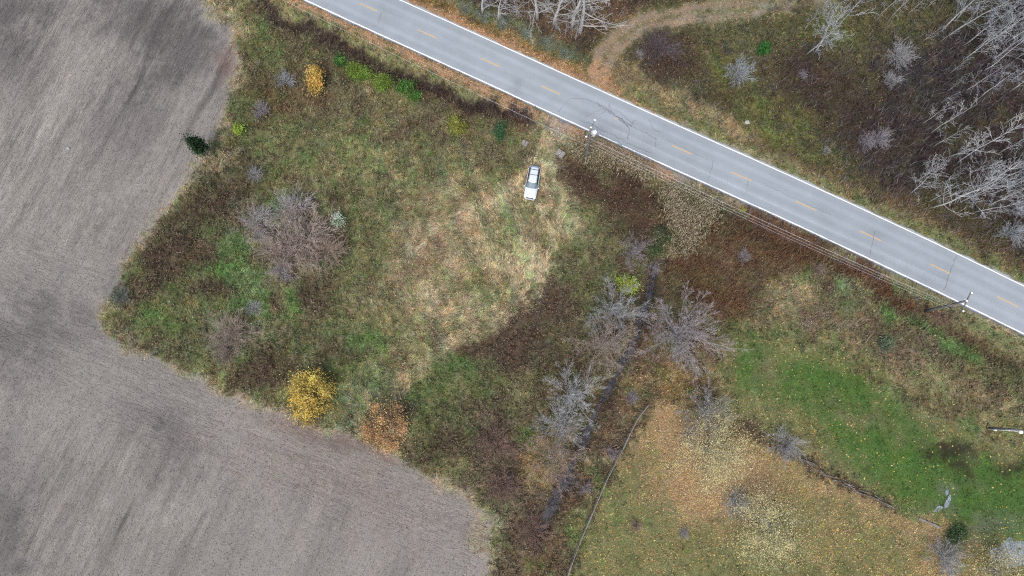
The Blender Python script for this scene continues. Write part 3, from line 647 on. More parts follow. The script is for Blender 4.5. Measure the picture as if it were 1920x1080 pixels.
for k, (cx, cy, rx, ry, a) in enumerate(PUD):
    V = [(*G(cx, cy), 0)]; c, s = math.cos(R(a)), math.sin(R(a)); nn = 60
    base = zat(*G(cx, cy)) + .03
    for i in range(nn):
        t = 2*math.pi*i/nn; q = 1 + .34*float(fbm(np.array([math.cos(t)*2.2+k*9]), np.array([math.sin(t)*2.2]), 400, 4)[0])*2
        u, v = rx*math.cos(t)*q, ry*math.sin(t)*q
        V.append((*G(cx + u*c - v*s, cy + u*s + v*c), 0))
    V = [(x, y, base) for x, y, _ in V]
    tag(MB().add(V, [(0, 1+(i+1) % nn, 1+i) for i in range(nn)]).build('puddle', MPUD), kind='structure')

# ------------------------------------------------------------------ scattered vegetation (nobody could count it)
def points(n):
    x = rng.uniform(X0+2, X1-2, n); y = rng.uniform(Y0+2, Y1-2, n)
    px, py = PXY(x, y); k = (px > -60) & (px < 1980) & (py > -60) & (py < 1140)
    x, y = x[k], y[k]
    return x, y
def offroad(x, y, m=.1): return samp(RD, x, y) > PAVE + m
CH = {n: i for i, n in enumerate(['r', 'g', 'b', 'grass', 'weed', 'herb', 'orange', 'yellow', 'len', 'stem'])}
flow = fbm(GX/7, GY/7, 200, 3) * 9 + fbm(GX/1.6, GY/1.6, 210, 2) * 3.2
cxs, cys = G(850, 490); rr = np.hypot(GX-cxs, GY-cys); sw = np.arctan2(GY-cys, GX-cxs) + math.pi/2 + fbm(GX/3, GY/3, 220, 3) * 2.6
wsw = sm((15 - rr) / 5); flow = flow * (1 - wsw) + sw * wsw
clump = fbm(GX/.7, GY/.7, 230, 3)
TUFT = np.array([(1.42,1.40,1.36),(1.22,1.2,1.12),(1,1,1),(.92,1.08,.82),(.78,1.06,.66),(1.10,.86,.74),(.98,.78,.72),(.62,.64,.6),(.46,.46,.44),(.86,.98,.9)])
def tuft(x, y, size, seed):
    wxx = x + .22 * np.sin(y * 9.1 + seed) + .12 * np.sin(y * 23.0); wyy = y + .22 * np.sin(x * 8.3 + seed) + .12 * np.sin(x * 27.0)
    h = (np.floor(wxx / size) * 73856093 + np.floor(wyy / size) * 19349663 + seed * 83492791).astype(np.int64) % 100003
    return TUFT[(h * 7919 % 100003) % len(TUFT)]
def blades(name, n, chan, mat, lenmul, wid, jit, gain, label, cat, tiltr=(.1, .6), edge=None, colfn=None, cap=1.0):
    x, y = points(n); p = samp(M, x, y)[:, CH[chan]] if isinstance(chan, str) else chan(x, y)
    k = (rng.random(len(x)) < p / cap) & offroad(x, y); x, y = x[k], y[k]; N_ = len(x)
    c = samp(ALB, x, y); ln = samp(M, x, y)[:, CH['len']] * lenmul * rng.uniform(.6, 1.4, N_)
    an = samp(flow, x, y) + rng.normal(0, 1, N_) * np.where(ln > .6, .38, .62); ti = rng.uniform(*tiltr, N_); w = wid * rng.uniform(.6, 1.5, N_)
    z = samp(Z, x, y)
    br = np.clip(1 + samp(clump, x, y) * 1.5 + rng.normal(0, jit, N_), .35, 2.2) * gain
    tf = tuft(x, y, .34, 3) * .55 + tuft(x, y, .75, 8) * .45; ws_ = np.clip(1.6 - samp(M, x, y)[:, CH['len']] * 1.2, .35, 1)[:, None]; c = c * (1 + (tf - 1) * 1.6 * ws_)
    c = np.clip(c, .006, 1) * br[:, None]; hj = rng.normal(0, .10, N_); c[:, 0] *= 1 + hj; c[:, 2] *= 1 - hj * .6
    if colfn is not None: c = colfn(c, N_)
    dx, dy = np.cos(an), np.sin(an)
    B0 = np.c_[x - dy*w/2, y + dx*w/2, z + .01]; B1 = np.c_[x + dy*w/2, y - dx*w/2, z + .01]
    TP = np.c_[x + dx*ln*np.cos(ti), y + dy*ln*np.cos(ti), z + .03 + ln*np.sin(ti)]
    V = np.stack([B0, B1, TP], 1).reshape(-1, 3); F = np.arange(3*N_).reshape(-1, 3)
    C = np.repeat(np.clip(c, .004, .9), 3, 0)
    return tag(link(name, mesh_np(name, V, F, C), mat), label, cat, kind='stuff')
def flakes(name, n, pfn, mat, size, hgt, k, rad, colfn, label, cat, tilt=.7):
    x, y = points(n); p = pfn(x, y); s = (rng.random(len(x)) < p) & offroad(x, y, -.15 if k == 1 else .2); x, y = x[s], y[s]; N_ = len(x)
    H = rng.uniform(*hgt, N_); base = samp(ALB, x, y); z0 = samp(Z, x, y)
    x = np.repeat(x, k); y = np.repeat(y, k); H = np.repeat(H, k); z0 = np.repeat(z0, k); base = np.repeat(base, k, 0); n2 = N_*k
    if k > 1:
        r = rad * np.sqrt(rng.random(n2)); t = rng.uniform(0, 6.283, n2); x = x + r*np.cos(t); y = y + r*np.sin(t)
        z = z0 + H * (.25 + .75 * rng.random(n2)) * (1 - .35*r/rad)
    else: z = z0 + H
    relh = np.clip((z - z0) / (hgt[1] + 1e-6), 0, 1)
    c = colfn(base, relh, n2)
    V, F = quad_cloud(np.c_[x, y, z], rng.uniform(size[0], size[1], n2), tilt)
    return tag(link(name, mesh_np(name, V, F, np.repeat(np.clip(c, .004, .9), 4, 0)), mat), label, cat, kind='stuff')
def quad_cloud(P, s, tilt, asp=.62):
    n = len(P); nrm = np.c_[rng.normal(0, tilt, n), rng.normal(0, tilt, n), np.ones(n)]; nrm /= np.linalg.norm(nrm, axis=1)[:, None]
    t = rng.uniform(0, 6.283, n); u = np.c_[np.cos(t), np.sin(t), np.zeros(n)]; u -= nrm * np.sum(u*nrm, 1)[:, None]; u /= np.linalg.norm(u, axis=1)[:, None]
    v = np.cross(nrm, u); a = (u * s[:, None]) / 2; b = (v * s[:, None] * asp) / 2
    V = np.stack([P - a, P - b*1.0 + a*.1, P + a, P + b + a*.1], 1).reshape(-1, 3)
    return V, np.arange(4*n).reshape(-1, 4)
blades('meadow_grass', 1150000, 'grass', MV, 1.0, .05, .3, 1.5, 'matted olive and straw grass covering the meadow and verges', 'grass', cap=1.35)
def tussocks(n0, k):
    x, y = points(n0); m_ = samp(M, x, y); keep = (rng.random(len(x)) < np.clip(m_[:, CH['grass']], 0, 1) * (m_[:, CH['len']] > .32)) & offroad(x, y, .3) & (samp(FSD, x, y) < -4)
    x, y = x[keep], y[keep]; n = len(x); c = samp(ALB, x, y) * TUFT[rng.integers(0, len(TUFT), n)] ** 1.25 * rng.uniform(.95, 1.6, n)[:, None]; z = samp(Z, x, y); sz = rng.uniform(.25, .75, n) * np.clip(samp(M, x, y)[:, CH['len']] * 1.6, .6, 1.2)
    an = rng.uniform(0, 6.283, (n, k)); ti = rng.uniform(.25, 1.0, (n, k)); ln = sz[:, None] * rng.uniform(.6, 1.2, (n, k)); w = rng.uniform(.02, .05, (n, k))
    bx = x[:, None] + np.cos(an) * .05; by = y[:, None] + np.sin(an) * .05; bz = np.repeat(z[:, None], k, 1)
    V = np.stack([np.stack([bx - np.sin(an)*w, by + np.cos(an)*w, bz], -1), np.stack([bx + np.sin(an)*w, by - np.cos(an)*w, bz], -1), np.stack([bx + np.cos(an)*ln*np.cos(ti), by + np.sin(an)*ln*np.cos(ti), bz + ln*np.sin(ti)], -1)], 2).reshape(-1, 3)
    C = np.repeat(np.clip(c[:, None, :] * rng.uniform(.75, 1.35, (n, k, 1)), .004, .8).reshape(-1, 3), 3, 0)
    tag(link('grass_tussocks', mesh_np('grass_tussocks', V, np.arange(3*n*k).reshape(-1, 3), C), MV), 'rough grass tussocks dotted all through the meadow', 'grass', kind='stuff')
tussocks(60000, 15)
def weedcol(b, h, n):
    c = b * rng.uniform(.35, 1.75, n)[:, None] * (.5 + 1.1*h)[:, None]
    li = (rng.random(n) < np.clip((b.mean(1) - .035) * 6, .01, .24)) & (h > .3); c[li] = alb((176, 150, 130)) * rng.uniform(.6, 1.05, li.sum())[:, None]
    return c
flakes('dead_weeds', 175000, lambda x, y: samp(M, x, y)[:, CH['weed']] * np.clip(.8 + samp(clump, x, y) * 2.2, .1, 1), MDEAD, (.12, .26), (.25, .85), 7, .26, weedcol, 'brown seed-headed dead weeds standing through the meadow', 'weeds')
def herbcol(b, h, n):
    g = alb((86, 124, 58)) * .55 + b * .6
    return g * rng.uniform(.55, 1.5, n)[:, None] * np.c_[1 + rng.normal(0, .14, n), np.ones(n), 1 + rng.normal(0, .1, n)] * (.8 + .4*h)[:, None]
flakes('green_herbs', 150000, lambda x, y: samp(M, x, y)[:, CH['herb']] * np.clip(.7 + samp(clump, x, y) * 2.5, .05, 1), MLEAF, (.12, .24), (.05, .35), 4, .25, herbcol, 'low green leafy herbs spread through the meadow grass', 'herbs', .5)
OR = np.array([alb(c) for c in ((226,180,142), (212,158,120), (236,204,172), (186,138,112), (204,170,146), (232,190,134))])
YL = np.array([alb(c) for c in ((222,204,120), (232,218,150), (214,186,92), (206,178,120))])
flakes('leaf_litter', 1300000, lambda x, y: samp(M, x, y)[:, CH['orange']] * .9 * np.clip(.75 + samp(n_mid, x, y) * 1.6, .15, 1), MDEAD, (.12, .22), (.03, .07), 1, 0, lambda b, h, n: OR[rng.integers(0, len(OR), n)] * rng.uniform(.6, 1.15, n)[:, None], 'orange-tan fallen leaves strewn along the road edges and lawn', 'leaves', .35)
flakes('yellow_leaves', 620000, lambda x, y: np.clip(samp(M, x, y)[:, CH['yellow']], 0, 1) * .75 * np.clip(.6 + samp(n_mid, x, y) * 2, .1, 1.5), MDEAD, (.17, .32), (.03, .07), 1, 0, lambda b, h, n: YL[rng.integers(0, len(YL), n)] * rng.uniform(.65, 1.1, n)[:, None], 'pale yellow fallen leaves dotted over the lawn', 'leaves', .35)
# red-brown standing stems
x, y = points(420000); k = (rng.random(len(x)) < samp(M, x, y)[:, CH['stem']] * .75) & offroad(x, y, .6); x, y = x[k], y[k]; n = len(x)
bx, by, bz = x, y, samp(Z, x, y); L_ = rng.uniform(.7, 1.5, n); an = samp(flow, x, y) * .5 + rng.normal(0, 1.2, n) + .4; ti = rng.uniform(.5, 1.2, n); w = rng.uniform(.025, .06, n)
c = samp(ALB, x, y) * rng.uniform(.6, 1.8, n)[:, None]
pq, qq = PXY(x, y); gr_ = (qq < 40 + (pq - 575) * .4606) & (rng.random(n) < .3); c[gr_] = alb((134, 128, 138)) * rng.uniform(.5, 1.2, gr_.sum())[:, None]   # grey canes in the wood
V = np.stack([np.c_[bx - np.sin(an)*w, by + np.cos(an)*w, bz], np.c_[bx + np.sin(an)*w, by - np.cos(an)*w, bz], np.c_[bx + np.cos(an)*L_*np.cos(ti), by + np.sin(an)*L_*np.cos(ti), bz + L_*np.sin(ti)]], 1).reshape(-1, 3)
tag(link('dry_stems', mesh_np('dry_stems', V, np.arange(3*n).reshape(-1, 3), np.repeat(c, 3, 0)), MDEAD), 'dense red-brown dry stems in the ditches and wood edge', 'stems', kind='stuff')
# straw bits and clods on the field
x, y = points(330000); k = samp(FSD, x, y) > 4; x, y = x[k], y[k]; k = rng.random(len(x)) < .6; x, y = x[k], y[k]; n = len(x)
V, F = quad_cloud(np.c_[x, y, samp(Z, x, y) + .03], rng.uniform(.08, .26, n), .45, .5)
pale = rng.random(n) < .35; c = samp(ALB, x, y) * np.where(pale, rng.uniform(1.08, 1.7, n), rng.uniform(.68, .98, n))[:, None]
tag(link('field_residue', mesh_np('field_residue', V, F, np.repeat(c, 4, 0)), MDEAD), 'chopped straw bits and small clods over the bare field', 'residue', kind='stuff')
x, y = points(100000); k = (samp(FSD, x, y) > 6) & (rng.random(len(x)) < np.clip(.12 + 1.1 * samp(patch, x, y), 0, 1)); x, y = x[k], y[k]; n = len(x)
hd = samp(wh, x, y); a1, a2 = math.atan2(d1[1], d1[0]), math.atan2(d2[1], d2[0]) + math.pi
an = np.where(rng.random(n) < hd, a2, a1) + rng.normal(0, .07, n); L_ = rng.uniform(.5, 2.4, n); w = rng.uniform(.03, .09, n); zz = samp(Z, x, y) + .035
dx_, dy_ = np.cos(an), np.sin(an); c = samp(ALB, x, y) * np.where(rng.random(n) < .5, rng.uniform(.98, 1.10, n), rng.uniform(1.16, 1.34, n))[:, None] * np.array((1.02, 1.0, .985))
V = np.stack([np.c_[x - dy_*w/2, y + dx_*w/2, zz], np.c_[x + dx_*L_, y + dy_*L_, samp(Z, x + dx_*L_, y + dy_*L_) + .035], np.c_[x + dy_*w/2, y - dx_*w/2, zz]], 1).reshape(-1, 3)
tag(link('soil_ridges', mesh_np('soil_ridges', V, np.arange(3*n).reshape(-1, 3), np.repeat(c, 3, 0)), MDEAD), 'fine tillage ridges running along the bare field', 'soil', kind='stuff')
# reeds: pale plumes on arching stems
REEDP = [[(1225,352),(1262,360),(1310,362),(1345,395),(1335,425),(1310,440),(1295,470),(1270,480),(1255,470),(1262,440),(1250,400)], [(1075,268),(1110,262),(1150,288),(1200,305),(1240,345),(1205,340),(1160,318),(1120,312),(1085,305)]]
xs, ys = [], []
for q, dens in zip(REEDP, (150, 110)):
    w_ = np.array([G(*p) for p in q]); lo, hi = w_.min(0) - 1.5, w_.max(0) + 1.5; n = int(np.prod(hi - lo) * dens)
    x = rng.uniform(lo[0], hi[0], n); y = rng.uniform(lo[1], hi[1], n); px, py = PXY(x, y)
    k = (sd_poly(px + rng.normal(0, 9, n), py + rng.normal(0, 9, n), q) > 0) & (rng.random(n) < np.clip(.75 + samp(n_mid, x, y) * 2, .1, 1)); xs.append(x[k]); ys.append(y[k])
x, y = np.concatenate(xs), np.concatenate(ys); k = offroad(x, y, .8); x, y = x[k], y[k]; n = len(x)
an = rng.normal(-.5, 1.3, n); z0 = samp(Z, x, y); hh = rng.uniform(1.0, 2.1, n); w = rng.uniform(.016, .042, n); L_ = rng.uniform(.2, .5, n)
rows = []
for t, ww, dz in ((0, .15, 0), (.35, 1, .06), (.75, .8, -.03), (1.0, .1, -.22)):
    X_ = x + np.cos(an)*L_*t; Y_ = y + np.sin(an)*L_*t; Z_ = z0 + hh + dz*2
    rows += [np.c_[X_ - np.sin(an)*w*ww, Y_ + np.cos(an)*w*ww, Z_], np.c_[X_ + np.sin(an)*w*ww, Y_ - np.cos(an)*w*ww, Z_]]
V = np.stack(rows, 1).reshape(-1, 3); i8 = np.arange(n)[:, None] * 8
F = np.concatenate([i8 + np.array(q) for q in ((0, 1, 3, 2), (2, 3, 5, 4), (4, 5, 7, 6))], 0)
pal = np.array([alb(q) for q in ((200,186,162), (184,168,140), (216,204,182), (158,148,120), (120,106,84))]); c = pal[rng.integers(0, 5, n)] * rng.uniform(.65, 1.1, n)[:, None]
tag(link('reed_plumes', mesh_np('reed_plumes', V, F, np.repeat(c, 8, 0)), MDEAD), 'pale beige reed plumes massed beside the road ditch', 'reeds', kind='stuff')

# ------------------------------------------------------------------ trees and shrubs
def seg_mesh(name, S, ns=3):
    S = np.asarray(S, float); n = len(S); p0, p1, r0, r1 = S[:, :3], S[:, 3:6], S[:, 6], S[:, 7]
    d = p1 - p0; d /= np.linalg.norm(d, axis=1)[:, None] + 1e-9
    ref = np.where(np.abs(d[:, 2:3]) < .9, np.array([[0, 0, 1.]]), np.array([[1., 0, 0]])); u = np.cross(d, ref); u /= np.linalg.norm(u, axis=1)[:, None] + 1e-9; v = np.cross(d, u)
    ring = []
    for P, r in ((p0, r0), (p1, r1)):
        for k in range(ns): a = 2*math.pi*k/ns; ring.append(P + (u*math.cos(a) + v*math.sin(a)) * r[:, None])
    V = np.stack(ring, 1).reshape(-1, 3); b = np.arange(n)[:, None] * 2*ns
    F = np.concatenate([b + np.array([k, (k+1) % ns, ns+(k+1) % ns, ns+k]) for k in range(ns)], 0)
    return mesh_np(name, V, F)
def grow(r, out, p, d, length, rad, level, maxlev, nseg, kids, curl, up, ratio, ang, minr=.012, start=.3):
    pts = [p.copy()]; q = p.copy(); dd = d.copy()
    for i in range(nseg):
        dd = dd + r.normal(0, curl, 3); dd[2] += up; dd /= np.linalg.norm(dd); q = q + dd * length / nseg; pts.append(q.copy())
    rs = [max(minr, rad * (1 - .8*i/nseg)) for i in range(nseg+1)]
    for i in range(nseg): out.append((level, *pts[i], *pts[i+1], rs[i], rs[i+1]))
    if level >= maxlev: return
    kk = kids[level]
    for j in range(kk):
        t = start + (1 - start) * (j + r.random()) / kk; f = t * nseg; i = min(int(f), nseg-1); bp = pts[i] + (pts[i+1]-pts[i]) * (f-i)
        bd = pts[i+1] - pts[i]; bd /= np.linalg.norm(bd)
        side = np.cross(bd, r.normal(0, 1, 3)); side /= np.linalg.norm(side) + 1e-9; a = ang[level] * r.uniform(.7, 1.3)
        nd = bd*math.cos(a) + side*math.sin(a)
        grow(r, out, bp, nd, length * ratio[level] * (1 - .45*t) * r.uniform(.7, 1.25), max(minr, rad * (1 - .75*t) * .37), level+1, maxlev, max(2, nseg-2), kids, curl*1.15, up, ratio, ang, minr, .2)
VAR = {}
def poplar(seed):                                    # unit height 10 m, straight pale trunk and rising branches
    r = np.random.default_rng(seed); out = []
    grow(r, out, np.zeros(3), np.array([r.normal(0, .05), r.normal(0, .05), 1.]), 10, .085, 0, 3, 9, (16, 5, 3), .06, .035, (.37, .45, .5), (.9, .7, .7), .0125, .16)
    return out
def bigpoplar(seed):                                 # old tree, stout trunk with long spreading limbs
    r = np.random.default_rng(seed); out = []
    grow(r, out, np.zeros(3), np.array([r.normal(0, .04), r.normal(0, .04), 1.]), 10, .21, 0, 3, 9, (20, 7, 4), .05, .03, (.42, .48, .5), (1.05, .65, .65), .0105, .13)
    return out
def sapling(seed):
    r = np.random.default_rng(seed); out = []
    grow(r, out, np.zeros(3), np.array([0, 0, 1.]), 10, .06, 0, 2, 8, (15, 5), .05, .03, (.24, .45), (.9, .7), .014, .2)
    return out
def roundtree(seed, stems=30, tw=3):                  # unit radius about 4 m, several limbs from a short trunk
    r = np.random.default_rng(seed); out = []
    for i in range(3): out.append((0, 0, 0, i*.35, 0, 0, (i+1)*.35, .17-.02*i, .15-.02*i))
    for i in range(stems):
        a = 6.283*i/stems + r.normal(0, .25); e = (.25, .95, .6, 1.2)[i % 4] * r.uniform(.8, 1.15)
        d = np.array([math.cos(a)*math.sin(e), math.sin(a)*math.sin(e), math.cos(e)])
        sub_ = []; grow(r, sub_, np.array([0, 0, .85]), d, r.uniform(2.6, 4.7), .021, 0, tw, 6, (8, 5, 4), .06, .012, (.42, .52, .55), (.46, .55, .6), .0062, .18)
        out += [(max(1, s[0]), *s[1:]) for s in sub_]
    return out
def twigshrub(seed, stems=52):                       # unit radius about 1.6 m, many stems from the ground
    r = np.random.default_rng(seed); out = []
    for i in range(stems):
        a = r.uniform(0, 6.283); e = math.acos(r.uniform(.30, 1.0)); d = np.array([math.cos(a)*math.sin(e), math.sin(a)*math.sin(e), math.cos(e)])
        sub_ = []; grow(r, sub_, np.array([r.normal(0, .12), r.normal(0, .12), 0]) * (i > 2), d, r.uniform(1.2, 2.0), .014, 0, 2, 4, (7, 4), .09, .02, (.45, .5), (.5, .6), .0058, .2)
        out += [(0 if i < 3 and s[0] == 0 else 1, *s[1:]) for s in sub_]
    return out
def variant(kind, k):
    key = (kind, k)
    if key not in VAR:
        S = {'poplar': poplar, 'sapling': sapling, 'round': roundtree, 'shrub': twigshrub, 'bigpoplar': bigpoplar}[kind](900 + 17*k + len(kind))
        S = np.array(S); tr = S[:, 0] < .5
        VAR[key] = (seg_mesh(kind+' trunk', S[tr][:, 1:], 6), seg_mesh(kind+' crown', S[~tr][:, 1:], 3))
        for me, ma in zip(VAR[key], (MTWIG if kind == 'shrub' else MBARK, MTWIG)): me.materials.append(ma)
    return VAR[key]
def tint(c, g=1.0): return (*[float(q) * g for q in alb(c)], 1)
def bare(name, kind, k, base, scale, col, label, cat, group, rot=None, hs=1.0, tcol=None, lean=0.0, leandir=0.0):
    e = empty(name, base, rot if rot is not None else random.uniform(0, 6.28), label, cat, group)
    if lean: e.rotation_euler = (Matrix.Rotation(leandir, 4, 'Z') @ Matrix.Rotation(lean, 4, 'Y') @ Matrix.Rotation(random.uniform(0, 6), 4, 'Z')).to_euler()
    e.scale = (scale, scale, scale * hs)
    tr, cr = variant(kind, k)
    t = link('trunk', tr, None, e); t.color = tint(tcol or col); c = link('crown', cr, None, e); c.color = tint(col, .98 if kind in ('round', 'shrub') else 1.1)
    return e
PALE = (222, 224, 230); GREY = (200, 200, 206); PINK = (178, 158, 152); LILAC = (190, 182, 194); BRN = (160, 136, 122); BLUE = (196, 202, 212)
# wood at the upper right: (base pixel, height m, kind, label)
WOOD = [
 (1512,102,11.5,'p','large pale many-stemmed bare tree nearest the bend of the dirt track'),
 (1526,100,9.5,'p','bare tree close beside the large many-stemmed one by the dirt track, shorter'),
 (1506,60,5,'s','small pale sapling just uphill of the large many-stemmed tree'),
 (1590,28,8,'s','slender sapling at the top edge right of the large many-stemmed tree'),
 (1648,30,7,'s','leftmost of the thin straight saplings at the top edge'),
 (1666,38,7,'s','right one of the thin straight saplings at the top edge'),
 (1735,16,6,'s','small bare sapling at the top edge left of the tall pale clump'),
 (1765,58,11,'p','left tree of the tall pale clump at the top edge'),
 (1782,64,12,'p','tallest middle tree of the pale clump at the top edge'),
 (1790,40,11,'p','rear tree of the pale clump, cut by the top edge'),
 (1810,84,9,'p','pale bare tree standing just below the tall top clump'),
 (1856,78,11,'p','crooked-looking pale bare tree near the top right corner'),
 (1886,80,12,'p','thick pale bare tree closest to the top right corner'),
 (1905,50,12,'p','pale bare tree cut by the right edge near the top corner'),
 (1806,112,8,'p','pale bare tree leaning up from the dark thicket below the top clump'),
 (1728,80,4,'s','tiny white sapling left of the dark thicket'),
 (1761,80,4,'s','tiny white sapling in the dark thicket below the clump'),
 (1842,134,7,'p','star-shaped bare tree in the middle of the dark thicket'),
 (1778,140,4,'s','faint small sapling in the dark thicket centre'),
 (1810,170,6.5,'p','branchy bare tree left of the pair in mid thicket'),
 (1836,184,6.5,'p','branchy bare tree right of the pair in mid thicket'),
 (1775,171,4.5,'s','small white sapling left of the mid-thicket pair'),
 (1898,150,8,'p','wide pale bare tree at the right edge, upper of two'),
 (1893,172,7,'p','wide pale bare tree at the right edge, lower of two'),
 (1762,194,3.5,'s','tiny twiggy sapling above the two parallel leaning trees'),
 (1728,232,7,'s','upper of two parallel slim trees left in the thicket'),
 (1743,251,9,'s','lower of two parallel slim trees left in the thicket'),
 (1748,276,6,'s','short slim tree under the two parallel ones'),
 (1776,295,8,'p','bright branchy tree left of the long slim one'),
 (1793,306,12,'s','longest slim tree stretching across the lower thicket'),
 (1868,290,6,'s','faint slim sapling right of the longest slim tree'),
 (1713,342,8,'s','slim sapling above the roadside at the thicket foot'),
 (1706,362,7,'p','small bushy bare tree nearest the road at the thicket foot'),
 (1814,328,6,'p','short branchy tree below the longest slim one'),
 (1768,343,5,'s','thin sapling between the roadside trees and the short branchy one'),
 (1878,336,8,'p','branchy tree at the right edge level with the longest slim one'),
 (1890,342,8,'p','second branchy tree at the right edge, slightly lower'),
 (1744,390,11,'p','left tree of the pale roadside group low on the right'),
 (1798,380,10,'p','middle tree of the pale roadside group low on the right'),
 (1853,386,8,'p','right tree of the pale roadside group low on the right'),
 (1740,380,6,'s','thin sapling just left of the pale roadside group'),
 (1900,392,8,'p','pale bare tree at the right edge above the roadside bushes'),
 (1828,92,10,'p','pale bare tree filling the gap right below the top clump'),(1862,112,9,'p','pale bare tree under the crooked-looking one near the corner'),(1902,112,10,'p','pale bare tree at the right edge between the corner and the wide pair'),
 (1882,232,7,'s','slim bare sapling at the right edge in the reddish undergrowth'),(1838,352,8,'p','extra branchy tree between the longest slim one and the roadside group'),(1870,360,8,'p','branchy tree crowding the right side of the roadside group'),(1770,372,8,'s','slim tree inside the pale roadside group'),(1826,398,7,'p','small branchy tree lowest in the pale roadside group'),
 (1700,28,5,'s','thin straight sapling standing alone near the top edge'),(1724,312,5,'s','thin sapling left of the bright branchy tree'),
]
for i, (px, py, h, kd, lab) in enumerate(WOOD):
    b0 = gp(px, py); h *= 1.12
    bare('bare_tree', 'poplar' if kd == 'p' else 'sapling', i % (4 if kd == 'p' else 3), b0, h/10, random.choice((PALE, BLUE, (184, 188, 200))), lab, 'tree', 'bare trees in the wood', tcol=(226, 228, 234))
# poplars along the top edge
TOP = [(905,26,9,'left one of the pale bare trees along the top edge'),(935,38,8,'second bare tree from the left along the top edge, thin'),(1008,38,13,'pale bare tree in the middle of the row along the top edge'),
 (968,36,5,'small bare sapling in the row along the top edge'),(992,56,5.5,'low bare sapling in front of the row along the top edge'),(1038,46,12,'dull grey bare tree between the two palest of the top edge row'),
 (1072,54,14,'slim pale bare tree close left of the biggest along the top edge'),(1088,62,15,'biggest pale bare tree along the top edge beside the track'),(1060,70,4.5,'faint lilac sapling in front of the biggest top edge tree')]
for i, (px, py, h, lab) in enumerate(TOP):
    bare('bare_tree', 'bigpoplar' if h > 7 else 'sapling', (i+1) % 3, gp(px, py), h/10, (206, 204, 206) if h > 11 else GREY, lab, 'tree', 'bare trees along the top edge', hs=.95, tcol=(224, 224, 228))
# round bare trees seen from above: crown pixel, radius in pixels, colour
RND = [(1158,580,60,(208,210,218),'grey round bare tree beside the lime shrub at the stream'),(1140,642,66,(204,186,180),'pinkish-brown bare tree below the grey one at the stream'),(1285,622,92,(200,192,198),'broad lilac-grey bare tree on the far bank of the stream'),
 (1074,742,58,PALE,'brightest round bare tree left of the stream'),(1052,798,54,(214,213,218),'smaller round bare tree touching the brightest one'),(1038,862,64,(202,180,164),'thin bare tree over orange leaves left of the stream'),
 (1190,470,34,LILAC,'lilac twiggy tree above the lime shrub'),(1330,770,50,GREY,'bare tree with few pale yellow leaves behind the fence bend')]
for i, (px, py, r, c, lab) in enumerate(RND):
    h = r/13.5; x, y = G(px, py, h * .8); s = r/13.5/3.9
    bare('bare_tree', 'round', i % 3, (x, y, zat(x, y)), s, c, lab, 'tree', 'round bare trees by the stream', hs=.95)
# twiggy shrubs: centre pixel, radius px, colour
SHR = [(533,150,20,BLUE,'grey twiggy shrub left of the small yellow-orange tree'),(487,205,20,LILAC,'pinkish twiggy shrub between the conifer and the grey shrub'),(476,326,18,GREY,'small pale twiggy shrub right of the dark conifer'),
 (1690,100,32,GREY,'largest grey twiggy shrub in the upper right wood'),(1674,150,20,GREY,'smaller grey twiggy shrub just below the largest one'),(1652,258,26,LILAC,'grey twiggy shrub low in the wood clearing, right of its pair'),(1628,266,20,LILAC,'grey twiggy shrub low in the wood clearing, left of its pair'),
 (1388,132,32,BLUE,'pale upright twiggy shrub beside the round green bush'),(1236,90,42,(128,116,124),'dark purple twiggy thicket beside the track bend'),(1200,100,12,GREY,'small grey twig cluster left of the purple thicket'),(1505,140,12,LILAC,'tiny grey twiggy shrub under the large many-stemmed tree'),(1550,282,10,GREY,'tiny grey twiggy shrub near the upper road verge'),
 (1482,834,34,GREY,'silvery twiggy shrub at the head of the old rail row'),(1905,435,30,BLUE,'bluish twiggy bush at the right edge above the road'),(1912,392,18,BLUE,'small bluish twiggy bush at the right edge, upper one'),
 (225,555,22,(150,162,158),'thin grey-green twiggy shrub at the field corner'),(548,390,40,(212,204,208),'lilac twiggy bush on top of the big pinkish thicket'),(572,440,62,(204,186,180),'big pinkish twiggy thicket in the left meadow'),(530,470,52,(204,184,176),'pinkish twiggy bush at the lower left of the big thicket'),(610,470,40,(200,178,168),'brownish twiggy bush at the right of the big thicket'),(480,415,38,(204,196,200),'pale twiggy bush left of the big thicket'),(525,510,26,LILAC,'small lilac twiggy bush below the big thicket'),
 (435,622,46,(196,176,166),'brown twiggy bush in the lower left meadow'),(475,578,18,GREY,'small grey twig clump above the brown meadow bush'),(425,655,30,(168,152,148),'dull twiggy bush below the brown meadow bush'),
 (1070,905,26,(150,144,154),'lilac twigs overhanging the lower stream'),(1040,945,22,(146,142,150),'grey twigs hanging over the stream end'),(1185,745,14,LILAC,'small lilac twig tuft right of the stream'),(1150,850,14,LILAC,'small lilac twig tuft below the stream bend'),(1100,915,14,LILAC,'small lilac twig tuft near the fence side of the stream'),
 (1385,942,30,BLUE,'grey twiggy sapling on the leaf-covered lawn'),(1282,1000,12,LILAC,'tiny twiggy sapling low on the leafy lawn'),(1195,985,12,PINK,'tiny brownish twig tuft on the lawn right of the fence'),(1780,1050,36,GREY,'grey twiggy bush at the bottom edge near the puddle'),
 (1535,505,16,PINK,'pale dead twig heap below the road ditch brush'),(1395,480,16,GREY,'pale dead twigs lying in the red-brown brush'),(1225,500,16,LILAC,'lilac twig tuft at the head of the stream'),(930,830,40,(164,136,128),'reddish twiggy patch in the lower meadow'),(945,915,40,(166,138,130),'reddish twiggy patch above the field corner'),(1000,1000,34,(166,138,130),'reddish twiggy patch at the bottom of the stream')]
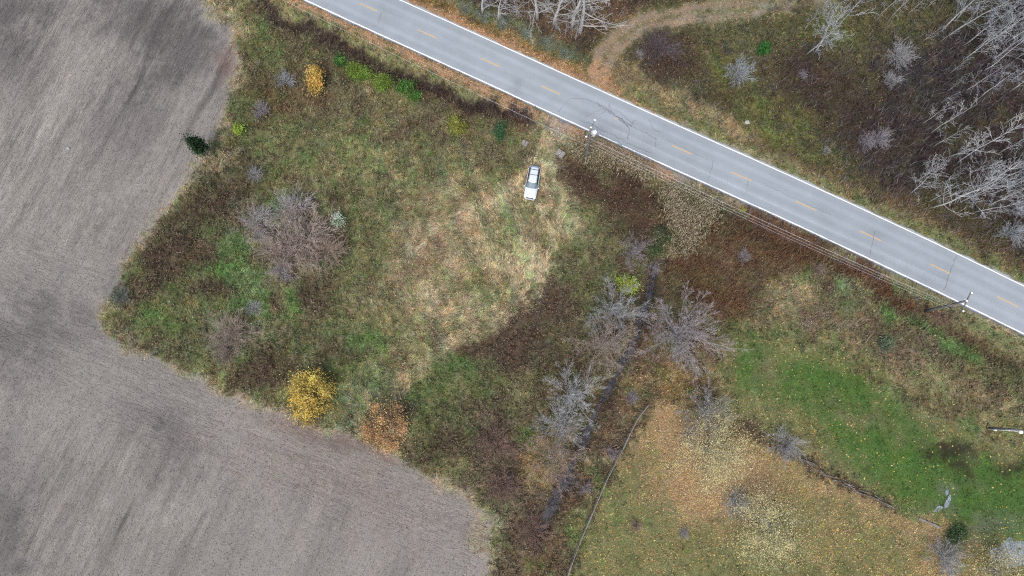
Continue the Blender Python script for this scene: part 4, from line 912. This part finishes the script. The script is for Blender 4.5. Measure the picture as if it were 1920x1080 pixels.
SHR += [(px, py, 17, (164, 176, 164), lab) for px, py, lab in ((872,12,'first grey-green bush from the left on the far road bank'),(905,28,'second grey-green bush from the left on the far road bank'),(942,46,'third grey-green bush from the left on the far road bank'),(985,62,'fourth grey-green bush from the left on the far road bank'),(1022,80,'fifth grey-green bush from the left on the far road bank'),(1058,98,'last grey-green bush on the far road bank before the track'))]
for i, (px, py, r, c, lab) in enumerate(SHR):
    rm = r/13.5; x, y = G(px, py, rm*.5)
    bare('twiggy_shrub', 'shrub', i % 4, (x, y, zat(x, y)), rm/1.62, c, lab, 'shrub', 'bare twiggy shrubs', hs=.8)

# leafy crowns
def crown_pts(n, rad, hgt, clumps, seed, hollow=.55, cr=.34):
    r = np.random.default_rng(seed); C = []
    while len(C) < clumps:
        p = r.uniform(-1, 1, 3)
        l = np.linalg.norm(p)
        if hollow < l < 1 and p[2] > -.55: C.append(p * r.uniform(.68, 1.22))
    C = np.array(C); ci = r.integers(0, clumps, n); q = r.normal(0, cr, (n, 3)); P = C[ci] * .82 + q * r.random(n)[:, None]
    P = P * np.array([rad, rad, hgt/2]); P[:, 2] += hgt * .55
    return P, ci
def leafy(name, base, rad, hgt, n, cols, leaf, label, cat, seed, clumps=22, shape=(1, 1), rz=0, group=None, barkc=(110, 98, 88), skel=None, cr=.34, hollow=.55, trunkr=None):
    e = empty(name, base, rz, label, cat, group); global rng
    P, ci = crown_pts(n, rad, hgt, clumps, seed, hollow, cr); P[:, 0] *= shape[0]; P[:, 1] *= shape[1]; P[:, 2] = np.maximum(P[:, 2], .05)
    V, F = quad_cloud(P, rng.uniform(leaf*.65, leaf*1.3, n), .75, .7)
    A = np.array([alb(c) for c in cols]); A = A.mean(1, keepdims=True) + (A - A.mean(1, keepdims=True)) * .8; r = np.random.default_rng(seed+1)
    pick = (r.integers(0, len(A), clumps)[ci] + (r.random(n) < .35) * r.integers(0, len(A), n)) % len(A)
    c = A[pick] * r.uniform(.55, 1.35, n)[:, None] * (r.uniform(.6, 1.3, clumps)[ci])[:, None] * 2.1
    link('crown', mesh_np('crown', V, F, np.repeat(np.clip(c, .003, .85), 4, 0)), MLEAF, e)
    S = []; rr_ = np.random.default_rng(seed+2); tr = trunkr or max(.03, rad*.035)
    for i in range(3): S.append((0, 0, hgt*.14*i, 0, 0, hgt*.14*(i+1), tr*(1-.15*i), tr*(1-.15*(i+1))))
    for k in range(min(clumps, 26)):
        t = P[ci == k].mean(0) if (ci == k).any() else np.array([0, 0, hgt*.6]); p0 = np.array([0, 0, hgt*(.1+.32*rr_.random())]); mid = (p0+t)/2 + rr_.normal(0, rad*.06, 3)
        S.append((*p0, *mid, tr*.5, tr*.32)); S.append((*mid, *t, tr*.32, tr*.12))
        for _ in range(3): S.append((*mid, *(t + rr_.normal(0, rad*.22, 3)), tr*.22, tr*.08))
    t = link('trunk', seg_mesh('trunk', S, 4), MTWIG, e); t.color = tint(barkc)
    return e
def place(px, py, h): x, y = G(px, py, h*.6); return (x, y, zat(x, y))
YEL = [(222,188,62),(208,172,48),(232,204,92),(176,146,48),(190,162,74),(150,134,58)]; ORA = [(196,150,92),(208,164,104),(176,132,84),(156,126,92),(190,156,114),(146,126,100)]
leafy('leafy_tree', place(578,741,4.5), 3.5, 4.6, 9000, YEL, .19, 'bright yellow autumn tree on the field edge', 'tree', 1, 46, group='coloured trees', cr=.24)
leafy('leafy_tree', place(726,800,4.5), 3.7, 4.4, 8200, ORA, .18, 'orange-brown autumn tree on the field edge', 'tree', 2, 44, group='coloured trees', barkc=(140,130,128), cr=.24)
leafy('leafy_tree', place(590,148,3.2), 1.75, 3.4, 2600, [(226,176,66),(234,190,90),(206,160,50),(150,140,50),(216,160,72)], .2, 'small yellow-orange tree beside the green hedge bushes', 'tree', 3, 22, group='coloured trees', shape=(.9, 1.15))
leafy('conifer', (*G(393,293), .05), 1.25, 6.0, 5200, [(34,58,34),(44,74,42),(26,44,30),(56,84,46)], .17, 'dark green conifer on the edge of the ploughed field', 'conifer', 4, 34, hollow=.5, shape=(.9, .9))
LIME = [(120,150,44),(104,138,40),(140,160,58),(92,122,40)]; GRN = [(84,136,52),(72,120,48),(100,146,60),(60,100,44)]
BU = [(636,113,11,1.3,GRN,'small round green bush at the left end of the hedge bushes'),(660,130,16,1.4,LIME,'lime green hedge bush, left piece of the middle one'),(682,139,16,1.4,LIME,'lime green hedge bush, right piece of the middle one'),(716,154,19,1.3,LIME,'low lime green bush at the right end of the hedge bushes'),
 (763,165,16,1.5,GRN,'loose green bush right of the hedge bushes'),(778,180,10,1.2,GRN,'tiny green bush below the loose green bush'),(448,242,9,1.5,[(150,176,36),(130,160,40),(166,186,60)],'small yellow-green bush near the field edge'),(855,237,19,1.3,[(140,150,50),(160,160,60),(110,130,50),(150,140,60)],'yellow-green bush left of the round dark one'),
 (938,246,14,1.5,[(66,106,68),(80,118,78),(54,88,60)],'round dark green bush left of the driveway'),(1177,533,19,1.6,[(150,172,44),(172,180,50),(130,160,44),(190,180,60)],'lime yellow shrub at the bare trees by the stream'),(1433,90,12,1.8,[(54,118,50),(70,136,60),(44,96,44)],'round bright green bush in the wood clearing'),
 (1240,440,20,1.0,[(84,108,68),(92,112,74),(78,92,62),(104,106,80)],'green leafy plant beside the reeds'),(1230,468,14,1.0,[(84,108,66),(94,114,74)],'smaller green leafy plant below the reed edge'),(633,412,13,1.1,[(178,190,172),(150,170,140),(196,200,186)],'pale whitish-green shrub beside the big thicket'),(1795,1003,20,.9,[(66,92,56),(78,104,60),(56,78,52)],'dark green low bush near the puddle'),
 (1393,392,5,.5,[(176,164,70),(150,146,70)],'tiny yellow plant under the wires on the verge'),(1662,645,16,.8,[(92,112,88),(104,120,94)],'low bluish green plant in the verge thicket')]
for i, (px, py, r, h, cols, lab) in enumerate(BU):
    rm = r/13.2; leafy('leafy_bush', place(px, py, h), rm, h, int((700 + 1700*rm*rm) * (.45 if py > 400 and px > 1200 else 1)), cols, .155, lab, 'bush', 40+i*3, 10 + int(6*rm), group='leafy bushes', cr=.44, hollow=.25, shape=(random.uniform(.85, 1.25), random.uniform(.8, 1.15)), rz=random.uniform(0, 3))
# thin-leaved pale yellow trees over the lawn
PY_ = [(194,186,132),(206,197,146),(180,174,122),(190,178,132)]
for i, (px, py, r, h, n, lab) in enumerate([(1338,842,86,6.5,9000,'pale yellow thin-leaved tree at the top of the leafy lawn'),(1452,988,78,6.0,9000,'pale yellow thin-leaved tree in the middle of the leafy lawn'),(1880,1075,56,5,3000,'pale yellow thin-leaved tree at the bottom right corner'),(1295,815,34,5,300,'nearly bare grey tree left of the upper pale yellow tree')]):
    leafy('leafy_tree', place(px, py, h), r/13.8, h, n, PY_, .135, lab, 'tree', 200+i*5, 50, group='thin-leaved trees on the lawn', barkc=(164, 164, 168), cr=.34, hollow=.25, trunkr=.07)

# ------------------------------------------------------------------ utility poles and wires
def pole(base, top, hgt, arm_a, arm_b, label, transformer=False):
    e = empty('utility_pole', base, 0, label, 'utility pole', 'utility poles along the road')
    dx, dy = top[0]-base[0], top[1]-base[1]
    P = [(dx*t, dy*t, hgt*t) for t in (0, .25, .5, .75, 1)]
    MB().tube(P, [.19, .18, .165, .15, .13], 10).build('pole_shaft', MPOLE, e, True)
    a = Vector((arm_a[0]-base[0], arm_a[1]-base[1], hgt-.45)); b_ = Vector((arm_b[0]-base[0], arm_b[1]-base[1], hgt-.45)); d = b_-a
    ang = math.atan2(d.y, d.x); mid = (a+b_)/2
    arm = MB().box(mid, (d.length+.2, .12, .13), ang, bev=.01).build('crossarm', MWOOD, e)
    att = []
    for q in (a, b_, Vector((dx, dy, hgt))):
        z0 = .07 if q is not P else 0
        MB().tube([q+Vector((0, 0, z0)), q+Vector((0, 0, z0+.12)), q+Vector((0, 0, z0+.13)), q+Vector((0, 0, z0+.22)), q+Vector((0, 0, z0+.28))], [.05, .05, .13, .12, .05], 10).build('insulator', MPORC, e, True)
        att.append(Vector(base) + q + Vector((0, 0, .33)))
    for s in (a, b_):
        MB().tube([mid + (s-mid)*.55 + Vector((0, 0, -.06)), Vector((dx*.9, dy*.9, hgt*.9))], .02, 6).build('brace', MSTEEL, e)
    if transformer:
        c = Vector((dx*.84, dy*.84, 0)) + Vector((.55, .05, 0)); z = hgt*.80
        tk = MB().tube([c+Vector((0, 0, z)), c+Vector((0, 0, z+.05)), c+Vector((0, 0, z+.85)), c+Vector((0, 0, z+.9)), c+Vector((0, 0, z+.98))], [.24, .27, .27, .29, .20], 20).build('transformer_can', MWHITE, e, True)
        MB().tube([c+Vector((.1, .1, z+.95)), c+Vector((.1, .1, z+1.25))], [.05, .04], 8).build('bushing', MPORC, tk, True)
        MB().box(c+Vector((-.3, -.03, z+.45)), (.3, .12, .3), 0).build('bracket', MSTEEL, e)
        MB().tube([c+Vector((.1, .1, z+1.2)), c+Vector((-.1, .4, z+1.5)), Vector((dx, dy, hgt+.2))], .012, 5).build('lead_wire', MALU, e)
    return e, att
H1 = 10.2
b1 = gp(1098,302); t1 = G(1108,240,H1)
p1, att1 = pole(b1, t1, H1, G(1099,257,H1-.4), G(1115,226,H1-.4), 'wooden utility pole with white transformer beside the driveway entrance', True)
b2 = gp(1736,583); H2 = 9.6; t2 = G(1812,564,H2)
p2, att2 = pole(b2, t2, H2, G(1806,583,H2-.4), G(1822,549,H2-.4), 'plain wooden utility pole with crossarm at the right road side')
d12 = (Vector(att2[2]) - Vector(att1[2])); d12.z = 0
def wire(a, b_, sag, label, r=.0065):
    P = []
    for i in range(25):
        t = i/24; p = a.lerp(b_, t); p.z -= sag*4*t*(1-t); P.append(p)
    base = P[0].copy(); o = MB().tube([p-base for p in P], r, 5).build('overhead_wire', MALU, None, True, base)
    tag(o, label, 'wire', 'overhead wires along the road')
u = (Vector((*G(545,0,9), 0)) - Vector((att1[0].x, att1[0].y, 0))).normalized()
wa = att1[0]; drop = lambda p, dz, dx=0, dy=0: Vector((p.x+dx, p.y+dy, p.z-dz))
low1 = Vector((*t1, H1)); low2 = Vector((*t2, H2))
wire(att1[0], att2[0], .7, 'lowest-looking overhead wire between the two crossarms, meadow side')
wire(att1[1], att2[1], .7, 'overhead wire between the two crossarm ends above the asphalt')
for k, (dz, off_) in enumerate(((2.4, .28), (2.9, .16), (3.3, -.05))):
    s1 = Vector((b1.x, b1.y, 0)).lerp(low1, (H1-dz)/H1); s1.z = H1-dz; s2 = Vector((b2.x, b2.y, 0)).lerp(low2, (H2-dz)/H2); s2.z = H2-dz
    side = Vector((-.45, -.9, 0)) * (.25 + .18*k)
    wire(s1+side, s2+side, .9, ('upper','middle','lower')[k] + ' communication cable slung below the crossarms between the poles', .009)
n1 = Vector((att1[0].x + u.x*75, att1[0].y + u.y*75, 9.6)); n1b = Vector((att1[1].x + u.x*75, att1[1].y + u.y*75, 9.6))
wire(att1[0], n1, .9, 'overhead wire running up left from the transformer pole, meadow side')
wire(drop(att1[0], 2.6, .2, -.1), n1 + Vector((.9, .5, -2.2)), .9, 'lower cable running up left from the transformer pole', .012)
v = d12.normalized(); n2 = att2[0] + v*55; n2b = att2[1] + v*55
wire(att2[0], n2, .7, 'overhead wire leaving the right pole towards the picture edge, verge side')
wire(att2[1], n2b, .7, 'overhead wire leaving the right pole towards the picture edge, asphalt side')
# yard lamp post at the right edge
lb = gp(1850,802); HL = 6.0; lt = G(1912,806,HL)
e = empty('lamp_post', lb, 0, 'grey yard lamp post with white head at the right edge of the lawn', 'lamp post')
dx, dy = lt[0]-lb.x, lt[1]-lb.y
MB().tube([(dx*t, dy*t, HL*t) for t in (0, .5, 1)], [.14, .125, .11], 10).build('post', MPOLE, e, True)
MB().tube([(dx*t, dy*t - .17, HL*t + .02) for t in (0, .5, .97)], .045, 8).build('conduit', MWHITE, e, True)
MB().box((dx*.26, dy*.26-.25, HL*.26), (.24, .18, .36), bev=.03).build('meter_box', MWHITE, e)
arm = MB().tube([(dx, dy, HL-.1), (dx+.05, dy-.12, HL+.08), (dx+.12, dy-.25, HL+.1)], .035, 8).build('arm', MWHITE, e, True)
MB().tube([(dx+.14, dy-.25, HL-.22), (dx+.14, dy-.25, HL-.12), (dx+.14, dy-.25, HL+.1), (dx+.14, dy-.25, HL+.2), (dx+.14, dy-.25, HL+.24)], [.20, .24, .20, .10, .04], 16).build('lamp_head', MWHITE, e, True)
wire(Vector((lb.x+dx, lb.y+dy, HL-.2)), Vector((lb.x+dx+7, lb.y+dy+22, 8)), .5, 'thin service wire rising from the yard lamp post')

# ------------------------------------------------------------------ fence, old rails, blocks, stakes, stones
FP = resample([tuple(G(*p)) for p in [(1040,1150),(1062,1082),(1080,1030),(1110,960),(1140,890),(1165,845),(1190,790),(1210,763),(1236,743)]], 2.2)
fb = Vector((*FP[0], zat(*FP[0])))
fe = empty('wooden_fence', fb, 0, 'low weathered grey wooden fence curving along the lawn above the stream', 'fence')
FZ = [zat(*p) for p in FP]
postm = MB().tube([(0, 0, -.2), (0, 0, .95), (0, 0, .99)], [.065, .06, .03], 7).mesh('post')
for i, p in enumerate(FP):
    q = link('post', postm, MWOOD, fe, (p[0]-fb.x, p[1]-fb.y, FZ[i]-fb.z)); q.rotation_euler = (random.gauss(0, .05), random.gauss(0, .05), random.random())
for i in range(len(FP)-1):
    a = Vector((*FP[i], FZ[i])); b_ = Vector((*FP[i+1], FZ[i+1])); d = b_-a; an = math.atan2(d.y, d.x); el = -math.atan2(d.z, math.hypot(d.x, d.y))
    for h, w, t in ((1.02, .13, .035), (.62, .03, .12), (.28, .03, .12)):
        m_ = (a+b_)/2 + Vector((0, 0, h)) - fb + (Vector((-math.sin(an), math.cos(an), 0)) * (0 if w > .1 else .085))
        MB().box(m_, (d.length - .015, w + random.uniform(-.07, .03) * (w > .1), t), an + random.gauss(0, .018), el, .006).build('rail', MWOOD, fe)
RP = [tuple(G(*p)) for p in [(1500,862),(1560,895),(1610,920),(1650,938),(1692,960)]]; RPs = resample(RP, 1.9)
rb = Vector((*RPs[0], zat(*RPs[0])))
re_ = empty('old_rail_row', rb, 0, 'tumbled row of old grey rails and posts in dark weeds across the lawn', 'fence')
for i in range(len(RPs)-1):
    a = Vector((*RPs[i], 0)); b_ = Vector((*RPs[i+1], 0)); d = b_-a; an = math.atan2(d.y, d.x)
    for k in range(3):
        o_ = Vector((-math.sin(an), math.cos(an), 0)) * random.uniform(-.35, .35); z = zat(a.x, a.y) + random.uniform(.1, .5); ln = random.uniform(1.0, 2.0)
        m_ = a.lerp(b_, random.uniform(.3, .7)) + o_ - rb + Vector((0, 0, z + rb.z*0)); dd = Vector((math.cos(an+random.gauss(0, .15)), math.sin(an+random.gauss(0, .15)), random.gauss(0, .05)))
        MB().tube([m_-dd*ln/2, m_, m_+dd*ln/2], [.05, .065, .045], 6).build('rail', MWOOD, re_, True)
a = gp(1722,972); b_ = gp(1764,990); d = b_-a
MB().box((0, 0, .12), (d.length, .28, .12), 0, 0, .02).build('timber', MWOOD, None, False, (a+b_)/2)
tb = bpy.data.objects['timber']; tb.rotation_euler = (0, 0, math.atan2(d.y, d.x)); tag(tb, 'long grey timber lying beside the low dark green bush', 'timber')
def block(px, py, d, rz_, label, slot):
    p = gp(px, py); e = empty('concrete_block', p, rz_, label, 'concrete block', 'concrete blocks at the driveway')
    MB().box((0, -d[1]*.26, d[2]/2-.05), (d[0], d[1]*.46, d[2]), 0, 0, .05).build('block_half', MCONC, e); MB().box((0, d[1]*.24, d[2]/2-.05), (d[0]*.96, d[1]*.46, d[2]*.94), .02, 0, .05).build('block_half', MCONC, e)
    if slot: MB().tube([(-d[0]*.2, 0, d[2]-.1), (0, 0, d[2]+.06), (d[0]*.2, 0, d[2]-.1)], .025, 6).build('lifting_loop', MSTEEL, e)
block(1050,290,(.95,1.25,.7), R(52), 'pale concrete block on the pole side of the driveway', True)
block(984,269,(.75,.95,.45), R(60), 'smaller brownish concrete block on the meadow side of the driveway', False)
def stake(px, py, h, lean, az, mat, label, w=.09):
    p = gp(px, py); e = empty('marker_stake', p, az, label, 'stake', 'marker stakes')
    MB().box((math.sin(lean)*h/2, 0, math.cos(lean)*h/2), (w, w*.6, h), 0, lean, .008).build('shaft', mat, e)
    MB().box((math.sin(lean)*(h+.05), 0, math.cos(lean)*(h+.05)), (w*1.3, w*.9, .12), 0, lean, .008).build('cap', mat, e)
stake(1067,259,1.2,.35,R(65),simple('bleached wood', alb((214,204,186)), .8, noise=.1),'bleached leaning stake beside the driveway mouth')
stake(1573,343,1.5,.15,R(35),MWOOD,'thin grey marker stake on the far verge of the road')
stake(1096,308,1.3,.25,R(70),MWOOD,'short grey stub post standing in the reeds below the pole', .22)
def stone(px, py, s, label, seed):
    r = np.random.default_rng(seed); rings = []
    for i in range(7):
        f = math.pi*i/6; rr2 = max(.02, math.sin(f)); rings.append([Vector((math.cos(t)*rr2, math.sin(t)*rr2*.8, -math.cos(f)*.7)) * s * r.uniform(.82, 1.12) for t in (2*math.pi*k/9 for k in range(9))])
    p = gp(px, py); p.z += s*.3; o_ = MB().loft(rings).build('stone', MSTONE, None, False, p); tag(o_, label, 'stone')
stone(1401,229,.42,'pale grey boulder in the grass above the road',1); stone(129,279,.26,'single white stone lying on the ploughed field',2); stone(1005,285,.14,'small white stone in the grass behind the car',3); stone(1441,815,.2,'small white stone near the silvery shrub',4); stone(1660,632,.22,'small white stone in the verge thicket',5)

# ------------------------------------------------------------------ car
MPAINT = simple('silver-white car paint', (.46, .51, .58), .34, spec=.4, coat=.3)
MGLASS = simple('windscreen glass', (.07, .12, .15), .06, spec=.6); MDG = simple('dark side glass', (.012, .016, .026), .08, spec=.5); MBLK = simple('black trim', (.015, .016, .02), .5)  # windscreen's blue-green has reflection and interior put into the base colour
MTYRE = simple('tyre rubber', (.02, .02, .02), .85); MRIM = simple('alloy rim', (.5, .5, .52), .3, metal=.8); MHL = simple('headlamp lens', (.6, .64, .68), .1, spec=.7); MTL = simple('tail lamp lens', (.35, .03, .03), .2, spec=.6)
cp = gp(998,345); fpt, rpt = gp(993,372), gp(1003,316); ca = math.atan2(fpt.y-rpt.y, fpt.x-rpt.x)
car = empty('station_wagon', (cp.x, cp.y, cp.z+.02), ca, 'silver-white station wagon with roof bars parked on the grass', 'car')
def bring(x, hw, zb, zt, cr):                      # body cross-section
    return [Vector((x, y, z)) for y, z in ((-hw*.86, zb), (-hw*.97, zb+.14), (-hw, zb+.34), (-hw*.985, zt-.16), (-hw*.90, zt-.03), (-hw*.5, zt+cr*.8), (0, zt+cr), (hw*.5, zt+cr*.8), (hw*.90, zt-.03), (hw*.985, zt-.16), (hw, zb+.34), (hw*.97, zb+.14), (hw*.86, zb))]
ST = [(2.36,.50,.34,.62,.01),(2.33,.66,.30,.68,.02),(2.22,.78,.26,.76,.03),(2.02,.85,.24,.84,.04),(1.6,.88,.24,.92,.05),(1.05,.89,.24,.99,.05),(.4,.89,.24,1.0,.03),(-.6,.89,.24,1.0,.03),(-1.5,.885,.26,1.0,.03),(-2.05,.86,.30,1.0,.02),(-2.28,.80,.34,.97,.01),(-2.36,.70,.38,.90,0)]
MB().loft([bring(*s)[::-1] for s in ST]).build('body', MPAINT, car, True)
def cabring(z, xf, xr, hw, curve):                 # cabin outline: bowed windscreen base
    return [Vector((xf-curve*.55, -hw, z)), Vector((xf, -hw*.55, z)), Vector((xf+.03, 0, z)), Vector((xf, hw*.55, z)), Vector((xf-curve*.55, hw, z)), Vector((xr+.1, hw*.97, z)), Vector((xr, hw*.7, z)), Vector((xr, -hw*.7, z)), Vector((xr+.1, -hw*.97, z))]
lo_, hi_ = cabring(.99, 1.02, -2.2, .80, .35), cabring(1.47, .28, -1.98, .60, .22)
lo2 = [p*1.0 for p in lo_]
def panel(ids, name, mat, grow_=0.0, t0=.0, t1=1.0):
    V = []; 
    for i in ids: V += [lo_[i].lerp(hi_[i], t0), lo_[i].lerp(hi_[i], t1)]
    F = [(2*k, 2*k+2, 2*k+3, 2*k+1) for k in range(len(ids)-1)]
    return MB().add(V, F).build(name, mat, car, False)
panel([0,1,2,3,4], 'windscreen', MGLASS); panel([4,5], 'side_window', MDG); panel([8,0], 'side_window', MDG); panel([5,6,7,8], 'rear_window', MDG)
roof_r = []
for z, g in ((1.465, .0), (1.50, -.015), (1.525, -.12), (1.545, -.34)):
    roof_r.append([Vector((p.x + (g if p.x > -.5 else -g) * 1.0, p.y * (1 + g*.9), z)) for p in hi_])
MB().loft(roof_r).build('roof', MPAINT, car, True)
for i in (0, 4, 5, 8): MB().tube([lo_[i]*1.0, hi_[i]], [.04, .035], 6).build('pillar', MPAINT if i in (5, 8) else MBLK, car)
for y in (-1, 1):
    for t in (.42, .72):
        a_, b2_ = (lo_[4], lo_[5]) if y > 0 else (lo_[0], lo_[8]); c_, d_ = (hi_[4], hi_[5]) if y > 0 else (hi_[0], hi_[8])
        MB().tube([a_.lerp(b2_, t), c_.lerp(d_, t)], .03, 6).build('door_pillar', MBLK, car)
    MB().tube([(.0, y*.55, 1.52), (-.1, y*.55, 1.60), (-1.85, y*.54, 1.60), (-1.93, y*.54, 1.52)], .022, 6).build('roof_rail', MBLK, car)
    MB().box((.78, y*.99, 1.03), (.16, .20, .14), 0, 0, .03).build('wing_mirror', MPAINT, car)
    MB().box((2.17, y*.66, .72), (.24, .26, .13), -y*.35, 0, .03).build('headlight', MHL, car)
    MB().box((-2.27, y*.74, .80), (.12, .14, .30), 0, 0, .02).build('tail_light', MTL, car)
    MB().box((-.1, y*.895, .52), (2.5, .03, .09), 0, 0, .01).build('side_moulding', MBLK, car)
    for x_ in (.35, -.75): MB().box((x_, y*.90, .84), (.2, .03, .04), 0, 0, .01).build('door_handle', MPAINT, car)
    for x_ in (1.42, -1.36):
        w_ = empty('wheel', (x_, y*.80, .33)); w_.parent = car
        MB().tube([(0, -.11, 0), (0, -.09, 0), (0, .09, 0), (0, .11, 0)], [.29, .33, .33, .29], 20).build('tyre', MTYRE, w_, True)
        MB().tube([(0, y*.105, 0), (0, y*.118, 0)], [.21, .18], 14).build('rim', MRIM, w_)
for x_ in (-.80, -1.55): MB().box((x_, 0, 1.63), (.06, 1.12, .035), 0, 0, .01).build('crossbar', MBLK, car)
MB().box((2.25, 0, .725), (.16, 1.0, .10), 0, 0, .03).build('grille', MBLK, car)
MB().box((2.36, 0, .46), (.10, 1.25, .16), 0, 0, .03).build('front_bumper', MPAINT, car); MB().box((-2.38, 0, .50), (.10, 1.4, .18), 0, 0, .03).build('rear_bumper', MPAINT, car)
MB().tube([(.98, -.4, 1.02), (.72, .15, 1.19)], .012, 4).build('wiper', MBLK, car); MB().tube([(.98, .25, 1.02), (.78, .62, 1.14)], .012, 4).build('wiper', MBLK, car)
